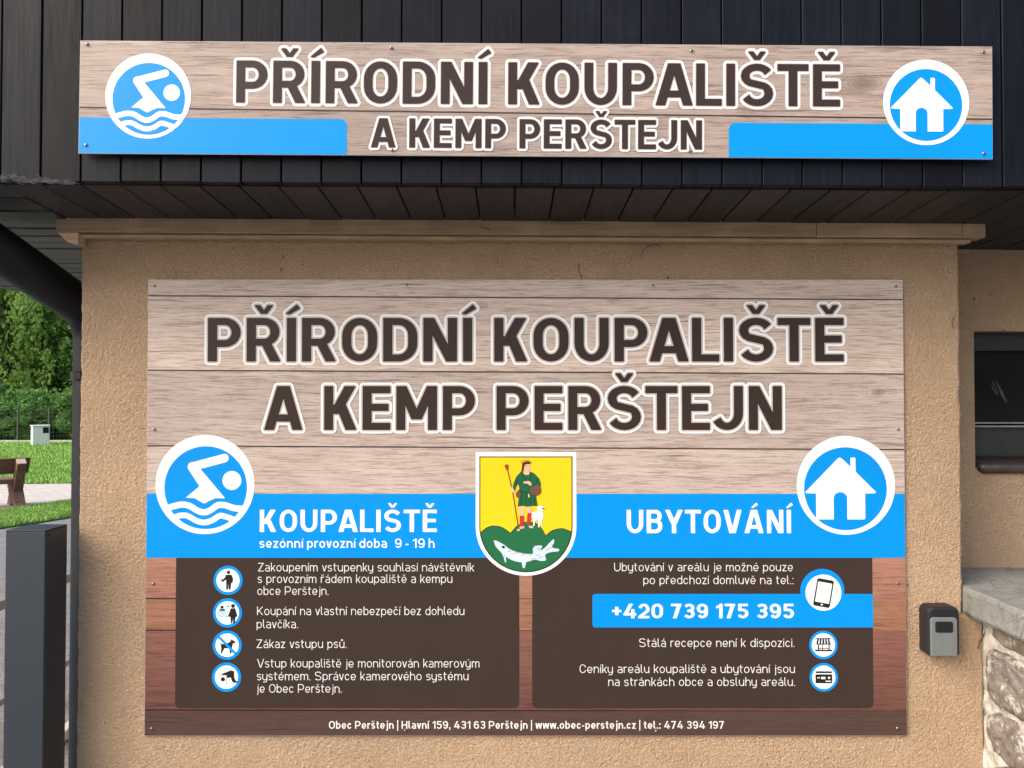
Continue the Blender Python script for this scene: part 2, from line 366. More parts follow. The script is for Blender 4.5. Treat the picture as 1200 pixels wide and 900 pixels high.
def glyph(ch, v, h):
    B = lambda p, c=False, a=True, b=True: ('B', p, c, a, b)
    d = 1.12*v
    XH = .735
    acc = None; base = ch
    for k, s_ in (('caron', 'ŘŠĚřšěčžň'), ('acute', 'ÍÁíáéóýú'), ('ring', 'ů')):
        if ch in s_:
            acc = k; base = {'Ř':'R','Š':'S','Ě':'E','ř':'r','š':'s','ě':'e','č':'c','ž':'z','ň':'n','Í':'I','Á':'A','í':'ı','á':'a','é':'e','ó':'o','ý':'y','ú':'u','ů':'u'}[ch]
    p = []; c = base
    lo = c.islower() or c == 'ı'
    if c in 'PR':
        W = .75; yb = .33 if c == 'P' else .36; y2 = yb + h/2; ry = (1-h/2-y2)/2; rx = min(ry*1.02, W-v*1.4)
        p = [rect(0,0,v,1), B([(v*.4,1-h/2)]+arc(W-v/2-rx, y2+ry, rx, ry, 90, -90, 12)+[(v*.4,y2)], False, False, False)]
        if c == 'R': W = .78; p.append(par(W-d*1.02, 0, d*1.02, .30+.05*(1-v/.23), yb+h*.6, d))
    elif c == 'B':
        W = .74; y2 = .53; ry = (1-h/2-y2)/2; rl = (y2-h/2)/2
        p = [rect(0,0,v,1), B([(v*.4,1-h/2)]+arc(W-.03-v/2-ry, y2+ry, ry, ry, 90, -90, 10)+[(v*.4,y2)], False, False, False),
             B([(v*.4,y2)]+arc(W-v/2-rl, h/2+rl, rl, rl, 90, -90, 10)+[(v*.4,h/2)], False, False, False)]
    elif c in 'O0':
        W = .80 if c == 'O' else .72; rx = (W-v)/2; p = [B(rrect_c(v/2, h/2, W-v/2, 1-h/2, rx, min(.36, rx*1.1)), True)]
    elif c == 'D':
        W = .78; r_ = .32; p = [rect(0,0,v,1), B([(v*.4,1-h/2)]+arc(W-v/2-r_, 1-h/2-r_, r_, r_, 90, 0, 8)+arc(W-v/2-r_, h/2+r_, r_, r_, 0, -90, 8)+[(v*.4,h/2)], False, False, False)]
    elif c == 'C':
        W = .74; rx = (W-v)/2; ry = .33; p = [B([(W-v/2,.70)]+arc(W/2,1-h/2-ry,rx,ry,8,180,12)+arc(W/2,h/2+ry,rx,ry,180,352,12)+[(W-v/2,.30)])]
    elif c == 'N':
        W = .77; p = [rect(0,0,v,1), rect(W-v,0,W,1), par(W-d*1.05,0,d*1.05,0,1,d*1.05)]
    elif c == 'M':
        W = .95; y = .24; p = [rect(0,0,v,1), rect(W-v,0,W,1), par(W/2-d*.5,y,d,0,1,d), par(W/2-d*.5,y,d,W-d,1,d)]
    elif c == 'K':
        W = .76; p = [rect(0,0,v,1), par(v*.55,.36,d*1.1,W-d*1.12-.02,1,d*1.12), par(W-d*1.1,0,d*1.1,v+.035,.60,d*1.05), rect(v*.5,.40,v+.08,.58 if v > .15 else .5)]
    elif c == 'U':
        W = .78; rx = (W-v)/2; p = [B([(v/2,1)]+arc(W/2,h/2+.33,rx,.33,180,360,14)+[(W-v/2,1)])]
    elif c == 'A':
        W = .90; a = .15 if v > .15 else .07; p = [par(0,0,d,W/2-a,1,d), par(W-d,0,d,W/2+a-d,1,d), rect(W/2-.24,.19,W/2+.24,.19+h)]
    elif c == 'V':
        W = .86; a = .15 if v > .15 else .07; p = [par(W/2-a,0,d,0,1,d), par(W/2+a-d,0,d,W-d,1,d)]
    elif c == 'Y':
        W = .84; p = [rect(W/2-v/2,0,W/2+v/2,.5), par(W/2-d*.52,.38,d,0,1,d), par(W/2-d*.48,.38,d,W-d,1,d)]
    elif c == 'L': W = .62; p = [rect(0,0,v,1), rect(0,0,W,h)]
    elif c in 'I': W = v; p = [rect(0,0,v,1)]
    elif c == 'E': W = .65; p = [rect(0,0,v,1), rect(0,0,W,h), rect(0,1-h,W,1), rect(0,.5-h/2+.015,W-.045,.5+h/2+.015)]
    elif c == 'T': W = .75; p = [rect(W/2-v/2,0,W/2+v/2,1), rect(0,1-h,W,1)]
    elif c == 'H': W = .77; p = [rect(0,0,v,1), rect(W-v,0,W,1), rect(0,.5-h/2,W,.5+h/2)]
    elif c == 'Z': W = .70; p = [rect(0,0,W,h), rect(0,1-h,W,1), par(0,h*.3,d*1.15,W-d*1.15,1-h*.3,d*1.15)]
    elif c == 'S': W = .78; p = [B(spath(W, v, h, 1.0))]
    elif c == 'J':
        W = .67; r_ = W/2-v*.32; p = [B([(W-v/2,1)]+arc(W-v/2-r_, h/2+.30, r_, .30, 0, -152, 14))]
    elif c == '1': W = .42; p = [rect(W-v,0,W,1), ('P', [(0,.80),(W-v*.6,1),(W-v*.5,1-h*1.05),(.03,.80-h*.85)])]
    elif c == '2':
        W = .70; ry = .29; p = [rect(0,0,W,h), B(arc(W/2,1-h/2-ry,W/2-v/2,ry,165,-28,14)+[(v*.42,h*.55)], False, True, False)]
    elif c == '3':
        W = .70; ry = (1-h/2-.52)/2; rl = (.52-h/2)/2; rx = W/2-v/2
        p = [B(arc(W/2,.52+ry,rx*.95,ry,155,-90,12)+[(W*.35,.52)], False, True, True), B([(W*.4,.52)]+arc(W/2,h/2+rl,rx,rl,90,-158,12), False, False, True)]
    elif c == '4': W = .80; p = [rect(.48,0,.48+v,.62), rect(0,.19,W,.19+h), par(0,.19+h*.4,d*1.05,.36,1,d*1.05)]
    elif c == '5':
        W = .70; rl = .31-h/2+.02; yc = h/2+rl
        p = [rect(.06,1-h,W-.03,1), rect(.06,.52,.06+v*.95,1), B([(.08,yc+rl)]+arc(W-v/2-(W/2-v/2),yc,W/2-v/2,rl,90,-158,14), False, False, True)]
    elif c in '69':
        W = .70; ry = .31-h/2+.02; rx = W/2-v/2; yc = h/2+ry
        q = [B(arc(W/2,yc,rx,ry,0,360,20), True), B([(v/2,yc)]+[(v/2,.62)]+arc(W/2,1-h/2-.30,rx,.30,180,35,10), False, False, True)]
        if c == '9': q = [(t_[0], [(W-x, 1-y) for x, y in t_[1]], *t_[2:]) for t_ in q]
        p = q
    elif c == '7': W = .66; p = [rect(0,1-h,W,1), par(.12,0,d*1.05,W-d*1.1,1-h*.3,d*1.05)]
    elif c == '+': W = .58; p = [rect(0,.5-h/2,W,.5+h/2), rect(W/2-v/2,.5-.29,W/2+v/2,.5+.29)]
    elif c == '-': W = .32; p = [rect(0,.36-h/2,W,.36+h/2)]
    elif c == '.': W = v*1.15; p = [rect(0,0,v*1.15,v*1.15)]
    elif c == ',': W = v*1.15; p = [rect(0,0,v*1.15,v*1.15), par(0,-v*1.1,v*.6,v*.3,v*.3,v*.8)]
    elif c == ':': W = v*1.15; p = [rect(0,0,v*1.15,v*1.15), rect(0,XH-v*1.3,v*1.15,XH-v*.15)]
    elif c == '|': W = v*.8; p = [rect(0,-.25,v*.8,1.15)]
    elif c == ' ': return [], .30
    # ---- lower case
    elif c in 'onmuhbdpqace' or lo:
        W = .62; rx = (W-v)/2; ry = min(.30, (XH-h)/2); D = -.24
        if c == 'o': p = [B(rrect_c(v/2,h/2,W-v/2,XH-h/2,rx,ry), True)]
        elif c in 'bdpq':
            p = [B(rrect_c(v/2,h/2,W-v/2,XH-h/2,rx,ry), True)]
            x = 0 if c in 'bp' else W-v
            p.append(rect(x, 0 if c in 'bd' else D, x+v, 1.02 if c in 'bd' else XH))
        elif c in 'nh': p = [rect(0,0,v,XH if c == 'n' else 1.02), B([(v/2,XH-h/2-ry)]+arc(W/2,XH-h/2-ry,rx,ry,180,0,10)+[(W-v/2,0)], False, False, True)]
        elif c == 'm':
            W = .94; rx = (W-v)/4; p = [rect(0,0,v,XH)]
            for x in (0, 1): p.append(B([(v/2+2*rx*x,XH-h/2-ry)]+arc(v/2+rx+2*rx*x,XH-h/2-ry,rx,min(ry,rx*1.2)+.0,180,0,10)+[(v/2+2*rx*(x+1),0)], False, False, True))
            if ry > rx*1.2:
                dy = ry-rx*1.2; p = [rect(0,0,v,XH)]
                for x in (0, 1): p.append(B([(v/2+2*rx*x,XH-h/2-ry)]+arc(v/2+rx+2*rx*x,XH-h/2-rx*1.2,rx,rx*1.2,180,0,10)+[(v/2+2*rx*(x+1),0)], False, False, True))
        elif c in 'uy':
            p = [B([(v/2,XH)]+arc(W/2,h/2+ry,rx,ry,180,360,10)+[(W-v/2,h/2+ry)], False, True, False)]
            if c == 'u': p.append(rect(W-v,0,W,XH))
            else: p.append(B([(W-v/2,XH)]+[(W-v/2,.1)]+arc(W-v/2-.22,D+h/2+.2,.22,.2,0,-90,8)+[(.12,D+h/2)]))
        elif c == 'a':
            W = .58; yb = .44; r2 = (yb-h)/2
            p = [rect(W-v,0,W,XH-.2), B([(.05,XH-h/2)]+arc(W-v/2-.22,XH-h/2-.22,.22,.22,90,0,8)+[(W-v/2,.3)], False, True, False),
                 B([(W-v*.5,yb-h/2)]+arc(v/2+r2+.02,h/2+r2,r2+.02,r2,90,270,10)+[(W-v*.5,h/2)], False, False, False)]
        elif c == 'c': W = .56; rx = (W-v)/2; p = [B(arc(W/2,XH-h/2-ry,rx,ry,28,180,10)+arc(W/2,h/2+ry,rx,ry,180,332,10))]
        elif c == 'e': ym = XH*.46; p = [B([(v*.5,ym),(W-v/2,ym)]+arc(W/2,XH-h/2-ry,rx,ry,0,180,12)+arc(W/2,h/2+ry,rx,ry,180,325,10), False, False, True)]
        elif c in 'iı': W = v; p = [rect(0,0,v,XH)] + ([rect(0,.86,v,.86+v*1.1)] if c == 'i' else [])
        elif c == 'j': W = v+.12; p = [B([(W-v/2,XH),(W-v/2,-.06)]+arc(W-v/2-.16,-.08,.16,.16-h/4,0,-80,6)), rect(W-v,.86,W,.86+v*1.1)]
        elif c == 'l': W = v+.14; p = [B([(v/2,1.02),(v/2,.2)]+arc(v/2+.2,h/2+.18,.2,.18,180,265,6))]
        elif c == 'k': W = .55; p = [rect(0,0,v,1.02), par(v*.5,.26,d*1.1,W-d*1.1,XH,d*1.1), par(W-d*1.05,0,d*1.05,v+.05,.44,d)]
        elif c == 'r': W = .40; p = [rect(0,0,v,XH), B([(v/2,.3)]+arc(v/2+.26,XH-h/2-.24,.26,.24,180,95,8)+[(W,XH-h/2)], False, False, True)]
        elif c == 's': W = .53; p = [B(spath(W, v, h, XH))]
        elif c == 't': W = .40; p = [B([(.10+v/2,.96),(.10+v/2,.24)]+arc(.10+v/2+.2,h/2+.2,.2,.2,180,268,6)), rect(0,XH-h,W,XH)]
        elif c == 'v': W = .57; p = [par(W/2-d*.55,0,d,0,XH,d), par(W/2-d*.45,0,d,W-d,XH,d)]
        elif c == 'w':
            W = .88; q = W/4; p = [par(q-d*.5,0,d,0,XH,d), par(q-d*.5,0,d,W/2-d*.5,XH,d), par(3*q-d*.5,0,d,W/2-d*.5,XH,d), par(3*q-d*.5,0,d,W-d,XH,d)]
        elif c == 'z': W = .52; p = [rect(0,0,W,h), rect(0,XH-h,W,XH), par(0,h*.3,d*1.15,W-d*1.15,XH-h*.3,d*1.15)]
    else: W = .5
    if acc:
        y = (1.09 if not lo else XH+.10); cx = W/2; k = .205 if v > .15 else .17; hh = .205 if v > .15 else .16
        if acc == 'caron':
            dd = max(v*.66, .07); p += [par(cx-dd*.5,y,dd,cx-k-.02,y+hh,dd), par(cx-dd*.5,y,dd,cx+k+.02-dd,y+hh,dd)]
        elif acc == 'acute':
            x0 = cx-.09; a_ = max(h*.9, .08); p += [('P', [(x0-.06,y),(x0+.05,y-.015),(cx+.20,y+hh-a_*.55),(cx+.12,y+hh+.02)])] if v > .15 else [par(cx-.05,y,.08,cx+.04,y+hh,.10)]
        elif acc == 'ring': p += [B(arc(cx,y+.09,.075,.075,0,360,10), True)]
        if acc != 'ring': p = p
    return p, W

def layout(text, v, h, track, word=.34):
    x = 0; out = []; prev = None
    for ch in text:
        if ch == ' ': x += word; prev = None; continue
        p, W = glyph(ch, v, h)
        if out and prev is not None:
            k = track
            pr = prev + ch
            if pr in ('PA','AT','TA','AL'): k -= .06 if pr != 'AL' else .03
            if ch in 'AVYJTvwy' : k -= .035
            if prev in 'LAVYTvwyrk': k -= .03
            x += k
        elif out: pass
        out.append((x, p)); x += W; prev = ch
    return out, x
LOG = []
def text_polys(text, x0, x1, base, cap, v=.212, h=.165, r=.02, o=0.0, track=.135, word=.50, n=3):
    "polygons in print pixels; text runs x0..x1, baseline at y=base, capital height = cap pixels"
    gl, W = layout(text, v, h, track, word)
    sx = (x1-x0)/W; 
    if o == 0: LOG.append((text[:18], round(sx/cap, 3)))
    oo = o/cap; polys = []
    for gx, ps in gl:
        for pr in ps:
            if pr[0] == 'P': pl = [roundpoly(pr[1], min(r, .45*h), oo, n)]
            else: pl = band_polys(pr[1], v, h, min(r, .45*h), oo, pr[2], pr[3], pr[4], n)
            for q in pl: polys.append([((gx + x)*sx + x0, base - y*cap) for x, y in q])
    return polys
def union_mesh(polys, tf, layer):
    "one flat mesh without overlaps from many convex polygons"
    tris = []
    for q in polys:
        for i in range(1, len(q)-1):
            A, B_, C = q[0], q[i], q[i+1]; ar = (B_[0]-A[0])*(C[1]-A[1]) - (B_[1]-A[1])*(C[0]-A[0])
            if abs(ar) < 1e-7: continue
            tris.append((A, B_, C) if ar > 0 else (A, C, B_))
    vs = []; es = []; key = {}
    def vid(p):
        k_ = (round(p[0], 4), round(p[1], 4))
        if k_ not in key: key[k_] = len(vs); vs.append(Vector(k_))
        return key[k_]
    for q in polys:
        ids = [vid(p) for p in q]
        for i in range(len(ids)):
            a, b = ids[i], ids[(i+1) % len(ids)]
            if a != b: es.append((a, b))
    r = delaunay_2d_cdt(vs, es, [], 0, 1e-5, False)
    T = np.array(tris, dtype=float); vv = np.array([(p.x, p.y) for p in r[0]]); ff = np.array(r[2])
    cen = vv[ff].mean(axis=1); order = np.argsort(cen[:, 0]); cs = cen[order]; inside = np.zeros(len(cen), bool)
    for t_ in T:
        i0, i1 = np.searchsorted(cs[:, 0], (t_[:, 0].min(), t_[:, 0].max())); c = cs[i0:i1]
        if not len(c): continue
        m = np.ones(len(c), bool)
        for j in range(3):
            p, q = t_[j], t_[(j+1) % 3]; m &= ((q[0]-p[0])*(c[:, 1]-p[1]) - (q[1]-p[1])*(c[:, 0]-p[0])) >= -1e-7
        inside[order[i0:i1][m]] = True
    mb = MB(); mb.add([tf(p[0], p[1], layer) for p in vv], [tuple(int(x) for x in f) for f in ff[inside]])
    return mb
def disc(cx, cy, r, n=64, r2=None): return [(cx+r*math.cos(2*PI*i/n), cy+(r2 or r)*math.sin(2*PI*i/n)) for i in range(n)]
def flat_poly(pts, tf, layer):
    tri = tessellate_polygon([[Vector((x, y, 0)) for x, y in pts]])
    mb = MB(); mb.add([tf(x, y, layer) for x, y in pts], [tuple(t) for t in tri]); return mb
def flats(lst, tf, layer):
    "several separate polygons of one colour; overlap allowed (union)"
    tris = []
    for pts in lst:
        for t in tessellate_polygon([[Vector((x, y, 0)) for x, y in pts]]): tris.append([pts[i] for i in t])
    return union_mesh(tris, tf, layer)
def orient_front(mb):
    return mb
STEP = .00030
class Sign:
    "a printed board: px -> local metres; local frame: x right, z up, print faces -y"
    def __init__(s, name, label, px0, py0, px1, py1, width, Y, thick, roll=0.0):
        width = P(px1, (py0+py1)/2, Y).x - P(px0, (py0+py1)/2, Y).x; s.k = width/(px1-px0); s.cx = (px0+px1)/2; s.cy = (py0+py1)/2
        c = P(s.cx, s.cy, Y); s.H = (py1-py0)*s.k
        s.t = thing(name, label, 'sign', c, (0, roll, 0)); s.b = (px0, py0, px1, py1); s.th = thick
        mb = MB().box(-width/2, 0, -s.H/2, width/2, thick, s.H/2); s.panel = put('panel', mb, M['panel_edge'], s.t, world=False)
    def tf(s, x, y, layer): return ((x-s.cx)*s.k, -STEP*layer, (s.cy-y)*s.k)
    def z(s, y): return (s.cy-y)*s.k
    def x(s, x): return (x-s.cx)*s.k
    def add(s, name, polys, layer, mat, label=None):
        mb = flats(polys, s.tf, layer)
        o = put(name, mb, mat, s.t, world=False, fix=False, label=label)
        if name in ('figure_sack', 'figure_lamb_line', 'figure_skin', 'figure_hand'): o['kind'] = 'stuff'
        return o
    def text(s, txt, x0, x1, base, cap, layer, mat, label=None, **kw):
        mb = union_mesh(text_polys(txt, x0, x1, base, cap, **kw), s.tf, layer)
        return put('lettering', mb, mat, s.t, world=False, fix=False, label=label)
    def title(s, txt, x0, x1, base, cap, layer, o1, o2, label):
        a = s.text(txt, x0, x1, base, cap, layer, M['white'], o=o2, n=5, label='white outline of the ' + label)
        b = s.text(txt, x0, x1, base, cap, layer+1, M['gap'], o=o1, n=5, label='thin grey halo inside the outline of the ' + label); a.name = 'letter_outline'; b.name = 'letter_halo'
        return s.text(txt, x0, x1, base, cap, layer+2, M['brown'], n=4, label=label)
    def screw(s, px, py, r=.0038):
        mb = MB(); x, _, z = s.tf(px, py, 0); n = 12
        y0 = -STEP*7; prof = [(r, y0+.0015), (r*.9, y0-.0008), (r*.55, y0-.0016), (.0001, y0-.0018)]
        vs = []; fs = []
        for (rr, yy) in prof:
            for i in range(n): a = 2*PI*i/n; vs.append((x+rr*math.cos(a), yy, z+rr*math.sin(a)))
        for j in range(len(prof)-1):
            for i in range(n): fs.append((j*n+i, j*n+(i+1)%n, (j+1)*n+(i+1)%n, (j+1)*n+i))
        mb.add(vs, fs); b = MB().box(x-r*.55, y0-.0021, z-r*.1, x+r*.55, y0-.0014, z+r*.1)
        o = put('screw_head', mb, M['steel'], s.t, smooth=True, world=False)
        b.xf(lambda v: v); q = put('screw_slot', b, M['ink'], o, world=False)

def rbox(x0, y0, x1, y1, r, corners='1234', n=5):
    "rounded box, corners: 1 top-left 2 top-right 3 bottom-right 4 bottom-left (y down)"
    o = []
    for k, (cx, cy, a) in (('1', (x0, y0, 180)), ('2', (x1, y0, 270)), ('3', (x1, y1, 0)), ('4', (x0, y1, 90))):
        if k in corners:
            ccx = cx + (r if cx == x0 else -r); ccy = cy + (r if cy == y0 else -r)
            o += arc(ccx, ccy, r, r, a, a+90, n)
        else: o.append((cx, cy))
    return o
def bandq(pts, w_, closed=False):
    ps = band_polys(pts, w_, w_, 0, 0, closed); 
    for p in pts[1:-1]: ps.append(disc(p[0], p[1], w_/2, 10))
    return ps
def smooth_pts(pts, n=6):
    out = []
    for i in range(len(pts)-1):
        p0 = pts[max(i-1,0)]; p1 = pts[i]; p2 = pts[i+1]; p3 = pts[min(i+2,len(pts)-1)]
        for j in range(n):
            t = j/n
            out.append(tuple(.5*((2*p1[k])+(-p0[k]+p2[k])*t+(2*p0[k]-5*p1[k]+4*p2[k]-p3[k])*t*t+(-p0[k]+3*p1[k]-3*p2[k]+p3[k])*t**3) for k in (0,1)))
    out.append(pts[-1]); return out
def swim_icon(S, ocx, ocy, orr, icx, icy, ir, layer, where):
    T = lambda pts: [((x-374)/222*ir+icx, (y-329.5)/222*ir+icy) for x, y in pts]
    ring = S.add('icon_disc', [disc(ocx, ocy, orr, 72)], layer, M['white'], 'white round disc of the swimmer emblem')
    S.add('icon_field', [disc(icx, icy, ir, 72)], layer+1, M['blue'], 'blue field of the swimmer emblem')
    arm = [T(q) for q in bandq([(472,172),(303,217)], 46)] + [T(disc(474,171,23,20)), T(disc(303,218,26,20))]
    body = [T([(283,234),(341,322),(268,384),(316,386),(342,402),(368,415),(393,401),(428,386),(480,387),(353,238),(318,200)])]
    head = [T(disc(515,291,51,28))]
    w1 = [T(q) for q in bandq(smooth_pts([(166,440),(195,432),(245,420),(290,428),(330,452),(366,462),(402,450),(440,424),(480,424),(530,440),(580,442)]), 33)]
    w2 = [T(q) for q in bandq(smooth_pts([(202,492),(235,480),(275,480),(325,506),(368,516),(412,504),(452,480),(492,488),(530,502)]), 30)]
    S.add('icon_swimmer', arm+body+head+w1+w2, layer+2, M['white'], 'white swimmer over two waves')
def house_icon(S, ocx, ocy, orr, icx, icy, ir, layer):
    T = lambda pts: [((x-932)/146*ir+icx, (y-218)/146*ir+icy) for x, y in pts]
    S.add('icon_disc', [disc(ocx, ocy, orr, 72)], layer, M['white'], 'white round disc of the house emblem')
    S.add('icon_field', [disc(icx, icy, ir, 72)], layer+1, M['blue'], 'blue field of the house emblem')
    pts = [(904,113),(912,107),(920,112),(950,140),(950,111),(953,108),(965,108),(968,111),(968,158),(1040,230),(1036,234),(1001,235),(1001,322),(997,326),(938,326),(938,252)]
    pts += [(914+24*math.cos(math.radians(a)), 252-22*math.sin(math.radians(a))) for a in range(15, 180, 15)]
    pts += [(890,252),(890,326),(832,326),(828,322),(828,235),(794,234),(790,230)]
    S.add('icon_house', [T(pts)], layer+2, M['white'], 'white house with chimney and door')

# ================================================================== SIGNS
WY = 2.03
big = Sign('information_board', 'large wood-look information board with blue band and coat of arms on the ochre wall', 171.5, 327, 1060.5, 860, 2.0, WY-.006, .004)
k = big.k
LW0, LW1, LWD = (.47, .385, .335), (.66, .56, .50), (.13, .07, .06)
def strip(S, y0, y1, mat, x0=None, x1=None, layer=1, label=None):
    x0 = S.b[0] if x0 is None else x0; x1 = S.b[2] if x1 is None else x1
    e = .35
    x0 = max(x0, S.b[0]+e); x1 = min(x1, S.b[2]-e); y0 = max(y0, S.b[1]+e); y1 = min(y1, S.b[3]-e)
    return S.add('print_field', [[(x0,y0),(x1,y0),(x1,y1),(x0,y1)]], layer, mat, label)
slope = 4.6/889
mw = m_woodprint('print_light_planks', LW0, LW1, LWD, [big.z(348.3), big.z(436), big.z(524.8)], slope, [(.93, big.z(460), .012)], 1.3)
strip(big, 327, 578.7, mw, label='pale printed planks with dark seams')
mr1 = m_woodprint('print_red_planks', (.30, .145, .105), (.42, .22, .15), (.10, .04, .03), [big.z(701.5)], .002, (), 5.2, grad=(big.z(701), big.z(653), 1.0, 1.12))
strip(big, 653.4, 701.5, mr1, label='reddish printed planks')
mr2 = m_woodprint('print_orange_planks', (.27, .13, .08), (.36, .18, .115), (.10, .04, .025), [big.z(738.5)], .002, (), 8.2)
strip(big, 701.5, 738.5, mr2, label='orange brown printed plank')
mr3 = m_woodprint('print_dark_planks', (.185, .085, .072), (.25, .115, .092), (.07, .03, .026), [big.z(831)], .002, (), 3.9, grad=(big.z(831), big.z(740), .62, 1.05))
strip(big, 738.5, 831.5, mr3, label='dark mauve printed plank')
mr4 = m_woodprint('print_footer_plank', (.078, .046, .038), (.095, .056, .046), (.045, .026, .022), [], 0, (), 2.9)
strip(big, 831.5, 860, mr4, label='dark brown footer strip')
strip(big, 578.7, 653.4, M['blue'], layer=2, label='blue band')
big.add('print_field', [rbox(207, 653.4, 608.5, 828, 6, '34')], 2, M['panelbrown'], 'left dark brown text field')
big.add('print_field', [rbox(623.5, 653.4, 1021.5, 828, 6, '34')], 2, M['panelbrown'], 'right dark brown text field')
big.title('PŘÍRODNÍ KOUPALIŠTĚ', 242.3, 990, 423.6, 51.4, 2, 1.7, 4.1, 'dark brown heading PŘÍRODNÍ KOUPALIŠTĚ')
big.title('A KEMP PERŠTEJN', 309, 916.7, 504, 51.6, 5, 1.7, 4.1, 'dark brown heading A KEMP PERŠTEJN')
swim_icon(big, 240.2, 567.7, 58, 241, 571.4, 48.4, 3, 0)
house_icon(big, 991.3, 568.7, 57.7, 990.7, 572.7, 48.5, 3)
big.text('KOUPALIŠTĚ', 304.7, 512, 623.2, 26, 3, M['white'], 'white heading KOUPALIŠTĚ', v=.2, h=.155, track=.16)
big.text('UBYTOVÁNÍ', 734.3, 926.7, 624.6, 27.2, 3, M['white'], 'white heading UBYTOVÁNÍ', v=.2, h=.155, track=.16)
big.text('sezónní provozní doba  9 - 19 h', 304.5, 509.4, 641.7, 10.8, 3, M['white'], 'white opening hours', v=.145, h=.125, track=.15, word=.42, r=.02, n=1)
th = dict(v=.092, h=.082, track=.155, word=.56, r=.015, n=1)
for t_, x0, x1, b_ in [('Zakoupením vstupenky souhlasí návštěvník', 303, 555.8, 669.2), ('s provozním řádem koupaliště a kempu', 302.6, 530.2, 682.6), ('obce Perštejn.', 302.4, 385.5, 696.6),
                       ('Koupání na vlastní nebezpečí bez dohledu', 302.2, 544.3, 720), ('plavčíka.', 301.8, 350, 735.2), ('Zákaz vstupu psů.', 301.8, 406.8, 758.2),
                       ('Vstup koupaliště je monitorován kamerovým', 302.6, 562, 780.8), ('systémem. Správce kamerového systému', 302.4, 549.2, 795.6), ('je Obec Perštejn.', 302.4, 401.3, 810),
                       ('Ubytování v areálu je možné pouze', 719.5, 928.5, 669), ('po předchozí domluvě na tel.:', 753.6, 929, 684), ('Stálá recepce není k dispozici.', 748.4, 929.6, 757),
                       ('Ceníky areálu koupaliště a ubytování jsou', 679, 930, 787.2), ('na stránkách obce a obsluhy areálu.', 712.3, 930, 802.2)]:
    big.text(t_, x0, x1, b_, 9.9, 3, M['thintext'], 'thin white text line ' + t_, **th)
big.text('Obec Perštejn | Hlavní 159, 431 63 Perštejn | www.obec-perstejn.cz | tel.: 474 394 197', 386.7, 847, 851.7, 8.9, 3, M['thintext'], 'bold white address line', v=.165, h=.14, track=.14, word=.46, r=.02, n=1)
big.add('phone_bar', [rbox(694, 695.4, 1021.8, 734.4, 3.5, '14')], 3, M['blue'], 'blue bar of the telephone number')
big.text('+420 739 175 395', 717, 929.4, 723.6, 16.8, 4, M['white'], 'white telephone number', v=.205, h=.165, track=.13, word=.50)
# pictograms
Z4 = lambda pts: [(160+x/4, 650+y/4) for x, y in pts]
Z37 = lambda pts: [(840+x/3.75, 640+y/3.75) for x, y in pts]
for cx, cy in ((268, 679.6), (267.6, 717.4), (267.5, 754.9), (267, 792)):
    big.add('icon_ring', [disc(cx, cy, 17, 48)], 3, M['blue'], 'blue ring of a pictogram'); big.add('icon_field', [disc(cx, cy, 13.6, 48)], 4, M['white'], 'white field of a pictogram')
big.add('icon_person', [Z4(disc(434,81,8,14)), Z4([(420,92),(448,92),(456,110),(453,130),(447,130),(444,161),(436,161),(434,132),(432,161),(424,161),(423,114),(409,125),(401,124),(400,113),(411,113),(420,101)])], 5, M['ink'], 'black standing visitor')
big.add('icon_waves', sum([[Z4(q) for q in bandq(smooth_pts([(384,y),(394,y-5),(404,y+3),(414,y-4),(424,y+2),(432,y-2)], 3), 3.6)] for y in (264, 274, 285)], []) + [Z4([(425,236),(442,234),(442,240),(425,242)])], 5, M['cyanline'], 'cyan waves')
big.add('icon_person', [Z4(disc(405,243,7,12)), Z4([(390,250),(396,250),(403,252),(416,251),(420,257),(404,260),(396,258)]), Z4(disc(456,237,9,14)), Z4([(446,248),(466,248),(477,286),(468,288),(464,318),(458,318),(456,292),(452,318),(447,318),(445,288),(433,286)])], 6, M['ink'], 'black swimmer and person standing on the shore')
big.add('icon_dog', [Z4([(397,408),(404,414),(428,413),(446,402),(448,391),(456,396),(469,404),(466,410),(456,412),(453,430),(450,458),(443,458),(441,434),(418,433),(410,447),(405,458),(400,457),(403,436),(401,420)])], 5, M['ink'], 'black dog')
big.add('icon_slash', [Z4(q) for q in bandq([(387,377),(474,463)], 11)], 6, M['blue'], 'blue diagonal stroke through the dog')
big.add('icon_camera', [Z4([(398,555),(448,536),(463,540),(465,572),(473,586),(480,586),(480,592),(462,594),(454,586),(448,569),(432,572),(428,560)])], 5, M['ink'], 'black surveillance camera')
big.add('icon_camera', [Z4(rbox(394,558,430,600,4)) ], 6, M['icongrey'], 'grey camera front')
big.add('icon_camera', [Z4(rbox(397,561,427,597,3)) ], 7, M['white'], 'white camera face')
big.add('icon_lens', [Z4(disc(412,577,10,18))], 8, M['ink'], 'black lens')
big.add('icon_ring', [disc(962.7, 692, 25.8, 60)], 4, M['blue'], 'blue ring of the phone pictogram'); big.add('icon_field', [disc(964, 693.8, 21, 60)], 5, M['white'], 'white field of the phone pictogram')
def rotb(x0, y0, x1, y1, r, a, cx, cy):
    a = math.radians(a); return [(cx+(x-cx)*math.cos(a)-(y-cy)*math.sin(a), cy+(x-cx)*math.sin(a)+(y-cy)*math.cos(a)) for x, y in rbox(x0, y0, x1, y1, r)]
big.add('icon_phone', [Z37(rotb(428,143,502,264,9,10,465,203))], 6, M['ink'], 'black mobile phone')
big.add('icon_phone', [Z37(rotb(434,157,496,246,2,10,465,203)), Z37(rotb(461,251,470,258,2,10,465,203))], 7, M['white'], 'white phone screen')
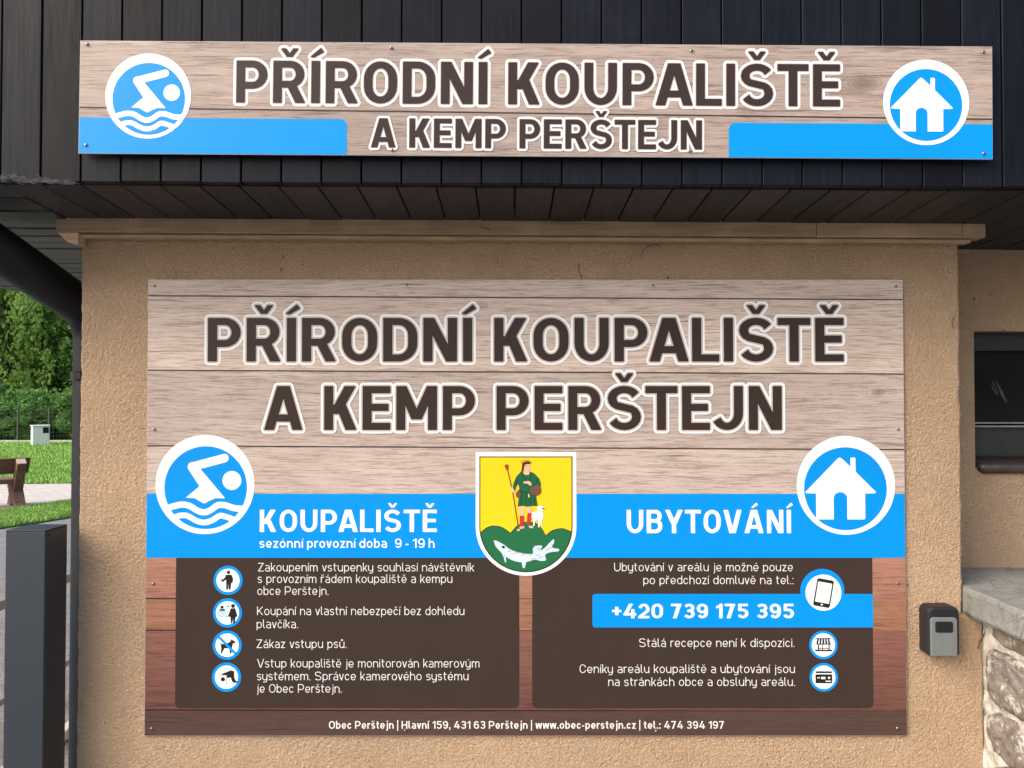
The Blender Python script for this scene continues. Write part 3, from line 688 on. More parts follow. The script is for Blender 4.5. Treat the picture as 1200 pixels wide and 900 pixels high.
for cx, cy in ((963.5, 754.6), (963.6, 792.1)):
    big.add('icon_ring', [disc(cx, cy, 16.6, 48)], 4, M['blue'], 'blue ring of a pictogram'); big.add('icon_field', [disc(cx, cy, 13.6, 48)], 5, M['white'], 'white field of a pictogram')
aw = []
for i in range(5):
    x = 437+i*11; aw.append(Z37([(x,402),(x+7,402),(x+6+(i-2)*2.4+1,424),(x-1+(i-2)*2.4,424)]))
big.add('icon_shop', aw+[Z37([(430,400),(495,400),(496,404),(429,404)]), Z37([(438,426),(443,426),(443,450),(438,450)]), Z37([(485,426),(490,426),(490,450),(485,450)]), Z37([(458,428),(461,428),(461,450),(458,450)]), Z37([(438,443),(490,443),(490,446),(438,446)]), Z37([(426,450),(501,450),(501,457),(426,457)]), Z37([(432,424),(498,424),(496,428),(434,428)])], 6, M['ink'], 'black market stall')
big.add('icon_card', [Z37([(428,544),(499,544),(499,552),(428,552)]), Z37(rbox(427,557,500,596,4))], 6, M['ink'], 'black bank card')
big.add('icon_card', [Z37([(434,570),(446,570),(446,574),(434,574)]), Z37([(452,568),(470,568),(470,578),(452,578)]), Z37(disc(486,572,5,12)), Z37([(470,585),(494,585),(494,589),(470,589)])], 7, M['white'], 'white details of the bank card')
# coat of arms
Z8 = lambda pts: [(550+x/5.629, 520+y/5.629) for x, y in pts]
def shield(x0, x1, y0, ys, y1, n=30):
    cx = (x0+x1)/2; rx = (x1-x0)/2
    return [(x0,y0),(x1,y0)] + [(cx+rx*math.cos(a)**1.0 if True else 0, ys+(y1-ys)*math.sin(a)) for a in [PI*i/n for i in range(n+1)]]
big.add('shield', [Z8(shield(42,706,55,545,868))], 3, M['white'], 'white border of the coat of arms')
big.add('shield', [Z8(shield(66,681,84,545,846))], 4, M['ink'], 'black line of the coat of arms')
big.add('shield', [Z8(shield(73,674,91,545,839))], 5, M['yellow'], 'yellow field of the coat of arms')
hl = smooth_pts([(73,588),(115,552),(165,540),(220,553),(272,588)]) + smooth_pts([(272,588),(310,545),(350,522),(392,514),(440,524),(478,560),(502,606)])[1:] + smooth_pts([(502,606),(545,572),(600,558),(640,565),(674,582)])[1:]
lowc = [p for p in shield(73,674,91,545,839) if p[1] > 600]
big.add('shield_hills', [Z8(hl + lowc)], 6, M['green'], 'three green hills')
big.add('shield_hill_line', [Z8(q) for q in bandq(hl, 4)], 7, M['robe_dark'], 'dark outline of the hills')
# fish
fish = smooth_pts([(160,636),(185,640),(230,665),(270,695),(330,716),(400,725),(440,716),(490,690),(530,650),(556,628),(558,652),(545,682),(590,692),(585,708),(540,712),(500,730),(505,765),(470,770),(430,762),(370,780),(300,772),(240,742),(200,705),(172,672)], 3)
big.add('fish', [Z8(fish), Z8([(420,722),(418,690),(432,672),(465,668),(482,672),(470,700),(452,720)]), Z8([(342,770),(352,815),(366,818),(374,780)]), Z8([(216,725),(224,745),(228,715)]), Z8([(224,735),(236,780),(244,778),(240,742)])], 8, M['pale'], 'pale fish')
big.add('fish_mark', [Z8(disc(226,680,9,10)), Z8([(210,668),(222,676),(214,680)])] + sum([[Z8(q) for q in bandq([(x,y),(x+22,y-8)], 2.2)] for x, y in [(250,712),(270,730),(290,742),(300,722),(320,748),(345,732),(365,752),(390,738),(410,758),(440,735),(462,748),(500,702),(520,690),(538,668),(452,700),(440,690)]], []), 9, M['ink'], 'eye and scales')
big.add('fish_body_light', [Z8(smooth_pts([(200,680),(250,708),(310,732),(380,742),(430,735),(400,752),(330,755),(260,735)], 3))], 9, M['white'], 'light belly of the fish').location = (0, .0001, 0)
# saint with staff, sack and lamb
big.add('figure_staff', [Z8(q) for q in bandq([(250,165),(285,310),(322,540)], 8)] + [Z8(disc(247,150,15,14)), Z8(disc(250,166,10,12))], 7, M['staff'], 'brown staff')
big.add('figure_halo', [Z8(q) for q in bandq(arc(374,142,40,34,205,345,10), 3)], 7, M['staff'], 'thin halo line')
big.add('figure_lamb', [Z8([(406,464),(418,449),(446,446),(452,434),(446,424),(454,412),(472,409),(482,414),(500,422),(496,430),(484,434),(480,446),(488,466),(486,494),(480,500),(478,534),(470,534),(468,504),(463,506),(462,550),(453,550),(451,506),(432,502),(430,540),(422,540),(420,498),(408,488)])], 8, M['white'], 'white lamb')
big.add('figure_lamb_line', [Z8(disc(468,424,3,8)), Z8([(478,420),(498,424),(494,430),(480,430)])] + [Z8(q) for q in bandq([(415,492),(450,498),(452,545)], 2.5)], 9, M['sack'], 'lamb muzzle and outline')
big.add('figure_skin', [Z8(disc(382,155,23,18,30)), Z8([(362,175),(396,175),(402,205),(360,205)]), Z8([(325,415),(352,415),(362,440),(358,478),(334,478),(328,445)]), Z8([(378,415),(405,415),(412,440),(402,462),(382,462)]), Z8(disc(288,302,16,12,20)), Z8([(330,545),(362,540),(362,556),(334,560)]), Z8([(388,540),(420,540),(424,554),(400,556)]), Z8(disc(324,567,11,12,7))], 8, M['skin'], 'face, hands and knees')
big.add('figure_boot', [Z8([(332,474),(360,474),(360,512),(354,545),(332,545)]), Z8([(384,456),(412,456),(408,490),(396,530),(378,530),(380,500)])], 9, M['red'], 'red boots')
big.add('figure_robe', [Z8([(345,178),(365,205),(392,205),(400,182),(430,196),(460,228),(472,265),(466,300),(444,312),(440,352),(450,410),(418,408),(385,415),(350,408),(318,412),(326,350),(330,300),(324,262),(308,282),(302,312),(286,290),(292,258),(310,215)])], 9, M['robe'], 'green robe')
big.add('figure_robe_fold', sum([[Z8(q) for q in bandq(a, 3.5)] for a in ([(352,205),(372,235),(388,250)], [(404,205),(398,235),(392,252)], [(345,310),(340,404)], [(372,318),(372,408)], [(402,320),(406,404)], [(428,330),(434,402)], [(330,300),(345,318),(400,322)], [(452,230),(440,262),(420,280)], [(310,262),(318,240),(330,232)])], []), 10, M['robe_dark'], 'dark robe folds')
big.add('figure_sack', [Z8(disc(438,306,36,20,36)), Z8(smooth_pts([(330,300),(338,330),(330,356),(312,352),(306,330),(318,310),(330,300)], 3))], 10, M['sack'], 'brown sack and pouch')
big.add('figure_hand', [Z8([(355,250),(388,244),(408,256),(410,272),(400,276),(382,262),(360,262)]), Z8([(388,330),(396,330),(400,348),(394,356),(388,348)])], 11, M['skin'], 'hand on the chest')
big.add('figure_hair', [Z8([(348,150),(348,128),(362,118),(388,114),(406,124),(398,134),(370,136),(362,150),(358,176),(340,196),(344,172)])], 9, M['hair'], 'dark red hair')
big.add('figure_face', [Z8(disc(377,152,2.5,8)), Z8(disc(392,152,2.5,8)), Z8([(384,170),(394,170),(390,173)]), Z8([(372,145),(382,144),(382,146),(372,147)])], 10, M['ink'], 'eyes and mouth')
for sx_, sy_ in ((179, 334.5), (180, 503), (180.5, 683.5), (180.3, 851.4), (475.5, 853.6), (768, 854.5), (1049, 851), (1052, 335), (1053, 503), (1051, 683), (476, 333), (766, 333.5)):
    big.screw(sx_, sy_)

top = Sign('fascia_sign', 'long narrow wood-look name sign with blue corner bars on the dark roof fascia', 93, 50.5, 1163, 183.7, 2.0, 1.682, .004, .0066)
tw = m_woodprint('print_fascia_planks', (.33, .27, .235), (.48, .40, .355), (.10, .055, .05), [top.z(133)], 7/1070, [(top.x(1008), top.z(95), .03), (top.x(672), top.z(78), .008)], 2.2)
strip(top, 50.5, 183.7, tw, label='pale printed planks')
top.add('print_field', [rbox(93.5, 141.3, 407, 183.2, 8, '2')], 2, M['blue'], 'left blue corner bar')
top.add('print_field', [rbox(854, 142.6, 1162.5, 183.2, 8, '1')], 2, M['blue'], 'right blue corner bar')
top.title('PŘÍRODNÍ KOUPALIŠTĚ', 276.9, 984.2, 122.9, 49.9, 2, 1.1, 3.6, 'dark brown heading PŘÍRODNÍ KOUPALIŠTĚ')
top.title('A KEMP PERŠTEJN', 435.3, 822.4, 174.7, 34.4, 5, .9, 3.0, 'dark brown heading A KEMP PERŠTEJN')
swim_icon(top, 173.8, 115.6, 50.2, 174.5, 119, 42.4, 3, 0)
house_icon(top, 1085.1, 117.1, 50.4, 1084.8, 120.2, 42.4, 3)
for sx_, sy_ in ((101.5, 55), (102, 174), (1152, 57), (1152, 177), (458, 57), (460, 177.5), (810, 58), (808, 176.5)): top.screw(sx_, sy_)

# ================================================================== BUILDING
XL = P(92, 600, WY).x; XR = P(1126, 500, WY).x; XS = P(1153, 820, WY).x
RY = 2.25; FY = 1.70
TILT = -.0062
ZF = P(600, 215.5, FY).z           # fascia bottom edge
def tl(v): return Vector((v[0], v[1], v[2] + TILT*v[0]))
bld = thing('reception_building', 'ochre plastered reception building with dark boarded eaves', 'building', (0, WY, 0))
ZT = ZF + .02
def ragged(x, z, amp=.0022): return x + amp*mnoise.noise(Vector((z*23, x*7, 1.3))) + amp*.8*mnoise.noise(Vector((z*90, x*3, 4.1)))
def wall_prism(x0, x1, z0, z1, y0, y1, ragL=True, ragR=True, n=160):
    mb = MB(); vs = []; fs = []
    for i in range(n+1):
        z = z0 + (z1-z0)*i/n; a = ragged(x0, z) if ragL else x0; b = ragged(x1, z) if ragR else x1
        ca = .006 if ragL else 0; cb = .006 if ragR else 0
        vs += [(a, y1, z), (a, y0+ca, z), (a+ca*.35, y0+ca*.3, z), (a+ca, y0, z), (b-cb, y0, z), (b-cb*.35, y0+cb*.3, z), (b, y0+cb, z), (b, y1, z)]
    for i in range(n):
        for k_ in range(7): q = i*8+k_; fs.append((q, q+1, q+9, q+8))
    fs.append(tuple(range(7, -1, -1))); fs.append(tuple(n*8+j for j in range(8)))
    return mb.add(vs, fs)
cbot = P(1126, 719, WY).z; ZS = cbot + .02     # underside of the coping where it meets the wall
put('front_wall', wall_prism(XL, XR, ZS-.02, ZT+.3, WY, RY+.05), M['plaster'], bld, smooth=False, label='projecting ochre plastered wall carrying the board')
put('front_wall', wall_prism(XL, XS, -.1, ZS-.02, WY, RY+.05), M['plaster'], bld, label='lower part of the ochre plastered wall')
# recessed wall with a window opening
wx0 = P(1142, 470, RY).x; wz1 = P(1142, 388, RY).z; wz0 = P(1142, 549, RY).z; wx1 = wx0 + .75
mb = MB()
mb.box(XR-.3, RY, wz1, 3.2, RY+.3, ZT+.3)
mb.box(XR-.3, RY, -.1, 3.2, RY+.3, wz0)
mb.box(XR-.3, RY, wz0, wx0, RY+.3, wz1)
mb.box(wx1, RY, wz0, 3.2, RY+.3, wz1)
put('recessed_wall', mb, M['plaster'], bld, label='recessed ochre wall with the dark window')
mb = MB().box(XL+.004, RY+.051, -.4, 3.2, RY+.30, wz0-.0) ; mb = MB().box(XL+.003, RY+.301, -.5, 3.2, 7.5, ZT+.3)
put('side_wall', mb, M['plaster'], bld)
mb = MB().box(XL+.003, RY+.051, -.1, XR-.301, RY+.30, ZT+.29); put('side_wall', mb, M['plaster'], bld)
# window
win = put('window', MB().box(wx0, RY+.045, wz1-.055, wx1, RY+.10, wz1).box(wx0, RY+.045, wz0+.03, wx0+.016, RY+.10, wz1-.055).box(wx1-.03, RY+.045, wz0+.03, wx1, RY+.10, wz1-.055).box(wx0, RY+.045, wz0+.0, wx1, RY+.10, wz0+.03), M['frame_dark'], bld, label='dark framed window in the recessed wall')
za = P(1142, 497, RY+.06).z
put('pane', MB().box(wx0+.016, RY+.075, za+.006, wx1-.03, RY+.081, wz1-.055), M['glass'], win)
put('pane', MB().box(wx0+.016, RY+.078, wz0+.03, wx1-.03, RY+.084, za-.012), m_plain('window_glass_lower', (.03, .033, .03), .25, .5), win)
put('aluminium_bar', MB().box(wx0+.001, RY+.060, za-.010, wx1-.03, RY+.078, za-.004, .001).box(wx0+.001, RY+.056, za+.001, wx1-.03, RY+.078, za+.006, .001), M['alu'], win)
sl = MB()
prof = [(RY+.05, wz0+.030), (RY-.004, wz0+.020), (RY-.014, wz0+.012), (RY-.018, wz0-.002), (RY-.012, wz0-.012), (RY+.004, wz0-.016), (RY+.05, wz0-.010)]
for i, x in enumerate((wx0+.001, wx0+.008, wx0+.02, wx1+.02)):
    s_ = (.35, .75, 1, 1)[i]; sl.v += [Vector((x, RY+.02+(y-RY-.02)*s_, wz0+.008+(z-wz0-.008)*s_)) for y, z in prof]
for i in range(3):
    for j in range(7): sl.f.append((i*7+j, i*7+(j+1)%7, (i+1)*7+(j+1)%7, (i+1)*7+j))
sl.f.append(tuple(range(7))); sl.f.append(tuple(range(27, 20, -1)))
put('sill', sl, m_plain('dirty_sill', (.045, .035, .03), .35, .5, 0, .6, 40, .4), win, smooth=True)
put('room_back_sheet', MB().box(wx0+.1, RY+.18, wz0, wx1-.1, RY+.2, wz1), M['groove'], win)  # plain near-black sheet behind the panes
scr = MB()
for a_, b_ in (((1163, 447), (1170, 462)), ((1167, 446), (1175, 466)), ((1171, 452), (1178, 471)), ((1174, 458), (1180, 472)), ((1162, 452), (1168, 463))):
    scr.tube([P(*a_, RY+.0742), P(*b_, RY+.0742)], .0004, 4)
put('pane_scratches', scr, M['alu'], win)['kind'] = 'stuff'
# trim board under the soffit
tz1 = P(600, 258.8, 1.985).z; tz0 = P(600, 275, 1.985).z; tz2 = P(600, 281.5, 2.0).z
tx0 = P(65.5, 265, 1.985).x; tx1 = P(1155, 265, 1.985).x; xj = P(957, 265, 1.985).x; xk = P(1128, 265, 1.985).x
for a_, b_ in ((tx0, xj-.0006), (xj+.0006, xk-.0006), (xk+.0006, tx1)):
    mb = MB().box(a_, 1.985, tz0, b_, WY-.0015, tz1+.02, .0012).xf(tl); put('trim_board', mb, M['trim'], bld, label='flat ochre board under the soffit')
mb = MB().box(tx0+.024, 1.995, tz2, tx1-.03, WY-.002, tz0-.0015, .003).xf(tl); put('trim_moulding', mb, M['trim'], bld)
mb = MB().prism([(tx0+.002, 1.99, tz0-.001), (tx0+.055, 1.99, tz0-.001), (tx0+.055, 1.99, tz2-.02), (tx0+.028, 1.99, tz2-.014)], (0, .036, 0)).xf(tl)
put('trim_bracket', mb, M['trim'], bld)
mb = MB().box(tx0, WY+.001, tz0-.01, XL-.002, 6.9, tz1+.02, .002).xf(tl); put('trim_board', mb, M['trim'], bld, label='ochre board along the side wall')
# fascia boards
pitch = P(143.5, 200, FY).x - P(96.5, 200, FY).x
x96 = P(94.5, 200, FY).x; gap = .0034
i = -13; nb = 0; BX0 = x96 - 14*pitch; BX1 = x96 + 40*pitch
HB = .62
for i in range(-14, 40):
    a = x96 + i*pitch + gap/2; b = a + pitch - gap
    jit = random.uniform(-.0012, .0012); jy = random.uniform(-.0007, .0007)
    z0 = ZF + jit
    mb = MB().box(a, FY+jy, z0, b, FY+.019, ZF+HB, .0012).xf(tl)
    put('fascia_board', mb, M['fascia'], bld)
mb = MB().box(BX0, FY+.0195, ZF+.004, BX1, FY+.030, ZF+HB).xf(tl); put('fascia_backing', mb, M['groove'], bld)
# soffit boards, front: run towards the wall
XC = P(12, 217, 1.757).x
sz = lambda Y: ZF + .002 + (Y-FY)/(1.985-FY)*(tz1 - ZF - .002 + .0)
SX0 = XC
while SX0 < BX1 - .1:
    a = SX0 + gap/2; b = SX0 + pitch - gap/2
    y0, y1 = FY+.031, RY+.01
    j1 = random.uniform(-.0008, .0008)
    mb = MB().box(a, y0, ZF+j1, b, y1, ZF+.018, .0015)
    sl_ = (tz1-ZF)/(1.985-FY)
    mb.xf(lambda v: tl((v[0], v[1], v[2] + (v[1]-FY)*sl_)))
    put('soffit_board', mb, M['soffit'], bld, label=None)
    SX0 += pitch
# soffit boards, side: run left-right, laid one behind the other
yb = FY+.031; n_s = 0
while yb < 6.6:
    j1 = random.uniform(-.003, .001)
    mb = MB().box(BX0+.02, yb+.003, ZF+j1, XC-.002, yb+pitch*1.05-.004, ZF+.018, .003)
    mb.xf(lambda v: tl((v[0], v[1], v[2] + (min(v[1], 2.0)-FY)*sl_)))
    put('soffit_board', mb, M['soffit_x'], bld)
    yb += pitch*1.05
mb = MB().box(BX0, FY+.031, ZF+.026, BX1, 6.9, ZF+.036).xf(tl); put('soffit_backing', mb, M['groove'], bld)
# side fascia and roof slab
mb = MB().box(BX0-.02, FY+.031, ZF+.0, BX0, 6.9, ZF+HB).xf(tl); put('side_fascia', mb, M['fascia'], bld)
mb = MB().box(BX0-.06, FY-.05, ZF+HB+.001, BX1, 7.6, ZF+HB+.04).xf(tl); put('roof', mb, m_plain('roof_sheet', (.05, .045, .045), .6), bld)

# downpipe
PX = P(87.3, 500, 2.3).x + .055; PYY = 2.30
dp = thing('downpipe', 'dark grey rain downpipe bending under the eave at the wall corner', 'drainpipe', (PX, PYY, 0))
e0 = P(86+16, 352, PYY)
pa = P(-50, 259, 1.86)
CO = Vector((PX, PYY, P(0, 369, PYY).z)); da = (pa-CO).normalized(); pts = [pa+Vector((-.035, -.02, .09)), pa+Vector((-.02, -.01, .03)), pa+Vector((.01, .008, -.01)), pa.lerp(CO, .5)]
for j in range(13):
    t = j/12; a_ = CO+da*.08; c_ = CO+Vector((0, 0, -.08)); pts.append(a_.lerp(CO, t).lerp(CO.lerp(c_, t), t))
pts += [Vector((PX, PYY, 1.2)), Vector((PX, PYY, .02))]
rs = [.056, .0565, .057, .057] + [.057 - .002*j/12 for j in range(13)] + [.055, .055]
put('pipe', MB().tube(pts, rs, 24), M['pipe'], dp, smooth=True)
zc = P(0, 441, PYY).z
mb = MB().tube([(PX, PYY, zc-.014), (PX, PYY, zc+.014)], .060, 24); mb.box(PX+.03, PYY-.008, zc-.010, XL+.01, PYY+.008, zc+.010, .002).box(PX-.02, PYY-.075, zc-.012, PX+.006, PYY-.055, zc+.012, .003)
put('pipe_clamp', mb, m_plain('clamp_paint', (.012, .012, .014), .5), dp)

# gutter feeding the pipe along the side eave
# ================================================================== KEY SAFE
KX0 = P(1077, 740, WY).x; KX1 = P(1125, 740, 1.985).x; KZ1 = P(1100, 713.5, 1.985).z; KZ0 = P(1100, 769, 1.985).z
ks = thing('key_safe', 'small black and grey key lock box fixed to the ochre wall right of the board', 'key box', ((KX0+KX1)/2, WY, KZ0))
def rrprism(x0, z0, x1, z1, r, y0, y1, topr=None, bev=.003, n=5):
    tr = topr or r; loop = []
    for cx, cz, a, rr in ((x1-tr, z1-tr, 0, tr), (x0+tr, z1-tr, 90, tr), (x0+r, z0+r, 180, r), (x1-r, z0+r, 270, r)):
        loop += [(cx, cz, math.radians(a+90*i/n), rr) for i in range(n+1)]
    mb = MB(); N = len(loop); rings = [(y1, 0), (y0+bev, 0), (y0+bev*.3, bev*.3), (y0, bev)]
    for y, ins in rings:
        for cx, cz, a, rr in loop: mb.v.append(Vector((cx+(rr-ins)*math.cos(a), y, cz+(rr-ins)*math.sin(a))))
    for k_ in range(len(rings)-1):
        for i in range(N): mb.f.append((k_*N+i, k_*N+(i+1)%N, (k_+1)*N+(i+1)%N, (k_+1)*N+i))
    mb.f.append(tuple(range(N))); mb.f.append(tuple((len(rings)-1)*N+i for i in range(N))[::-1])
    return mb
blk = m_plain('key_safe_black', (.010, .011, .014), .5, .45, 0, .2, 200, .3)
grey = m_plain('key_safe_grey', (.20, .225, .23), .42, .5, .3, .08, 60)
put('case', rrprism(KX0, KZ0, KX1, KZ1+.004, .007, 1.985, WY-.001, .016, .006), blk, ks)
fx0 = P(1090.5, 740, 1.983).x; fx1 = P(1121.5, 740, 1.983).x
dr = put('front_cover', rrprism(fx0, KZ0+.0015, fx1, P(1100, 723.5, 1.983).z, .0025, 1.981, 1.986, .009, .0015), grey, ks)
cx0 = P(1096.3, 740, 1.98).x; cx1 = P(1117, 740, 1.98).x; cz1 = P(1100, 728.5, 1.98).z; cz0 = P(1100, 741.5, 1.98).z
put('shutter', rrprism(cx0, cz0, cx1, cz1, .006, 1.9795, 1.982, .005, .001), m_plain('shutter_black', (.010, .010, .012), .55), dr)
for j in range(3):
    z = cz0 + (cz1-cz0)*(.28+.2*j); put('shutter_rib', MB().box(cx0+.008, 1.9787, z, cx1-.008, 1.9797, z+.0012), blk, dr)

# ================================================================== STONE WALL WITH COPING
sw = thing('stone_wall', 'rubble stone wall with grey concrete coping standing out from the building', 'wall', (1.6, 1.6, 0))
def m_concrete():
    t = NT('coping_concrete', (.25, .25, .235), .85, .3); co = t.wco()
    a = t.noise(co, 6, 5, .65); b = t.noise(co, 90, 4, .7)
    c = t.mix(t.ramp(a, [(.3, 0.0), (.7, 1.0)]), (.17, .175, .165), (.30, .30, .28)); c = t.mix(t.math('MULTIPLY', t.ramp(b, [(.5, 0.0), (.7, 1.0)]), .5), c, (.10, .10, .09))
    cr = t.noise(t.map((1, 1, .6), co=co), 3.2, 2, .5, 1.2)
    c = t.mix(t.ramp(t.math('ABSOLUTE', t.math('SUBTRACT', cr, .5)), [(.0, .6), (.004, 0.0)]), c, (.04, .035, .03))
    c = t.mix(t.math('MULTIPLY', t.ramp(t.noise(co, 30, 5, .75), [(.52, 0.0), (.62, 1.0)]), .45), c, (.09, .10, .075))
    t.base(c); t.bump(t.math('ADD', a, t.math('MULTIPLY', b, .5)), .8, .006); return t.m
ctop = P(1129, 687, WY).z; cbot = P(1126, 719, WY).z
cx_ = P(1128, 687, WY).x - .002
mb = MB(); n = 44
vs = []
for i in range(n+1):
    y = 1.25 + (WY-.003-1.25)*i/n; r1 = .003*mnoise.noise(Vector((y*30, 1, 2))); r2 = .004*mnoise.noise(Vector((y*40, 5, 2)))
    x = cx_ + r1 - (.0 if y > 1.7 else 0)
    vs += [(2.6, y, ctop+.002), (x+.008, y, ctop+r2*.3), (x+.002, y, ctop-.005+r2*.4), (x, y, ctop-.012), (x+.001, y, cbot+.008+r2), (x+.006, y, cbot+r2), (2.6, y, cbot)]
mb.v = [Vector(v) for v in vs]
for i in range(n):
    for k_ in range(7): a = i*7; mb.f.append((a+k_, a+(k_+1)%7, a+7+(k_+1)%7, a+7+k_))
mb.f.append(tuple(range(7))); mb.f.append(tuple(n*7+j for j in range(6, -1, -1)))
put('coping', mb, m_concrete(), sw, label='grey weathered concrete slab')
mb = MB().box(XR+.003, WY-.003, cbot+.002, 2.6, RY-.001, ctop+.001); put('coping', mb, m_concrete(), sw, label='part of the slab that runs under the window')
SXF = XS - .010
def m_mortar():
    t = NT('old_mortar', (.55, .52, .46), .95, .2); co = t.wco(); a = t.noise(co, 25, 5, .7); b = t.noise(co, 150, 3, .7)
    t.base(t.mix(t.ramp(a, [(.4, 0.0), (.65, 1.0)]), (.60, .585, .545), (.27, .25, .21))); t.bump(t.math('ADD', a, b), .8, .006); return t.m
def m_stone():
    t = NT('rubble_stone', (.2, .19, .18), .85, .3); co = t.wco(); rnd = t.objrand()
    a = t.noise(co, 22, 6, .7, .6); b = t.noise(co, 120, 4, .7)
    c = t.mix(t.ramp(a, [(.35, 0.0), (.65, 1.0)]), (.08, .075, .072), (.27, .26, .24)); c = t.mix(t.ramp(rnd, [(.3, 0.0), (1, .5)]), c, (.20, .12, .09))
    c = t.mix(t.ramp(t.noise(co, 17, 6, .8), [(.54, 0.0), (.60, .85)]), c, (.50, .49, .45))
    t.base(c); t.bump(t.math('ADD', a, t.math('MULTIPLY', b, .5)), .9, .008); return t.m
mort = MB(); ny, nz = 60, 70; ya, yb_ = 1.3, WY+.02; za_, zb_ = -.1, cbot-.001
for i in range(ny+1):
    for j in range(nz+1):
        y = ya+(yb_-ya)*i/ny; z = za_+(zb_-za_)*j/nz
        d = .010*mnoise.noise(Vector((y*18, z*18, 0)))+.006*mnoise.noise(Vector((y*55, z*55, 3)))
        if i == ny: d *= .3
        mort.v.append(Vector((SXF+.010+d, y, z)))
for i in range(ny):
    for j in range(nz): a = i*(nz+1)+j; mort.f.append((a, a+1, a+nz+2, a+nz+1))
put('mortar', mort, m_mortar(), sw, smooth=True)
put('wall_core', MB().box(SXF+.055, 1.3, -.1, 2.55, WY-.005, cbot-.002), m_mortar(), sw)
stm = m_stone(); rr = random.Random(11)
z = 0.02; row = 0
while z < zb_-.03:
    hgt = rr.uniform(.11, .165); hgt = min(hgt, zb_-z+.01)
    y = WY - rr.uniform(.004, .05)
    while y > 1.33:
        L = rr.uniform(.13, .24)
        cy = y-L/2; cz = z+hgt/2; n1, n2 = 26, 9; sd_ = rr.random()*50; ir = [rr.uniform(.72, 1.0) for _ in range(9)]
        vs = []
        for a_ in range(n2+1):
            ph = a_/n2
            for b_ in range(n1):
                th_ = 2*PI*b_/n1; c_, s_ = math.cos(th_), math.sin(th_); e = .62
                q_ = b_/n1*9; w0 = ir[int(q_) % 9]*(1-q_ % 1) + ir[(int(q_)+1) % 9]*(q_ % 1)
                ex = abs(c_)**e*(1 if c_ > 0 else -1)*w0; ez = abs(s_)**e*(1 if s_ > 0 else -1)*w0
                prof_ = min(1, ph*1.22); dep = .016 if ph < .82 else .016-.045*(ph-.82)/.18
                yy = cy+ex*prof_*(L/2-.001); zz = cz+ez*prof_*(hgt/2-.001)
                nn = .010*mnoise.noise(Vector((yy*14, zz*14, sd_)))+.007*mnoise.noise(Vector((yy*42, zz*42, sd_)))+.003*mnoise.noise(Vector((yy*120, zz*120, sd_)))
                yy += .006*mnoise.noise(Vector((yy*60, zz*60, sd_+4))); zz += .006*mnoise.noise(Vector((yy*60, zz*60, sd_+8)))
                vs.append((SXF+.012-dep+nn, min(yy, WY-.003), min(zz, zb_-.002)))
        fs = []
        for a_ in range(n2):
            for b_ in range(n1): fs.append((a_*n1+b_, a_*n1+(b_+1)%n1, (a_+1)*n1+(b_+1)%n1, (a_+1)*n1+b_))
        mb = MB().add(vs, fs); put('stone', mb, stm, sw, smooth=True)
        y -= L
    z += hgt; row += 1

# ================================================================== SMALL TRACES ON THE BUILDING
cw = MB(); rc = random.Random(17)
A_ = P(3, 210, FY-.004); B_ = P(88, 214, FY-.004)
for i in range(260):
    u = rc.random()**1.25; p = A_.lerp(B_, u) + Vector((0, rc.uniform(-.006, .004), rc.gauss(0, .0024)*(1.9-u)+ (0.004 if u < .2 else 0)))
    L = rc.uniform(.004, .018); a = rc.gauss(0, .5); d = Vector((math.cos(a)*L, rc.uniform(-.004, .004), math.sin(a)*L*.6)); cw.tube([p-d*.5, p+d*.15+Vector((0, 0, rc.uniform(-.002, .002))), p+d*.5], .00035, 3, False)
o = put('cobweb', cw, m_plain('cobweb_grey', (.20, .21, .23), .9), None, fix=False); tag(o, 'frayed grey cobweb along the lower edge of the fascia at the left', 'cobweb')
def tendril(pts, lab, r=.0009, Y=WY-.003):
    mb = MB(); base_ = P(*pts[0], Y)
    mb.tube([P(x, y, Y) + Vector((0, -.002-.002*math.sin(k_*1.7), 0)) - base_ for k_, (x, y) in enumerate(smooth_pts(pts, 4))], r, 6)
    o = put('tendril', mb, M['tend'], None); o.location = base_; tag(o, lab, 'plant tendril', 'dried tendrils stuck to the wall')
M['tend'] = m_plain('dry_tendril', (.10, .045, .025), .8)
tendril([(751, 302), (753, 295), (759, 289), (768, 287), (774, 291)], 'curled brown tendril on the plaster above the middle right of the board')
tendril([(679, 309), (678, 316), (681, 324), (680, 330)], 'short upright brown tendril just above the top edge of the board')
tendril([(1117, 372), (1115, 378), (1117, 384)], 'tiny brown tendril on the plaster near the right wall corner')
tendril([(1145, 760), (1150, 747), (1156, 741), (1168, 739)], 'brown rootlet hanging under the concrete coping', .0012)
tendril([(564, 265), (569, 268), (574, 269)], 'tiny dark tendril on the ochre trim board', .001, 1.983)

# ================================================================== GATE POST AND RAIL
pd = 1.93; px0 = P(5.5, 700, pd).x; px1 = P(52.5, 700, pd).x; pz = P(30, 621.5, pd).z
gp = thing('gate_post', 'square anthracite metal post in front of the left wall corner', 'post', ((px0+px1)/2, pd+.05, 0))
put('post_tube', MB().box(px0, pd, -.02, px1, pd+(px1-px0)*.95, pz-.003, .002), M['anthracite'], gp)
put('post_cap', MB().box(px0-.0005, pd-.0005, pz-.0028, px1+.0005, pd+(px1-px0)*.95+.0005, pz, .001), M['anthracite'], gp)
put('rivet', MB().tube([(px1-.002, pd+.012, pz-.013), (px1+.0015, pd+.012, pz-.013)], .0028, 10), M['groove'], gp)
rl = thing('metal_railing', 'low grey metal railing running back behind the anthracite post', 'railing', (-2.5, 4, 0))
rm = m_plain('rail_paint', (.22, .23, .24), .45, .5, .3)
put('rail', MB().box(-2.53, 2.4, .565, -2.49, 7.4, .610, .004), rm, rl)
put('rail', MB().box(-2.53, 2.4, .10, -2.49, 7.4, .13, .004), rm, rl)
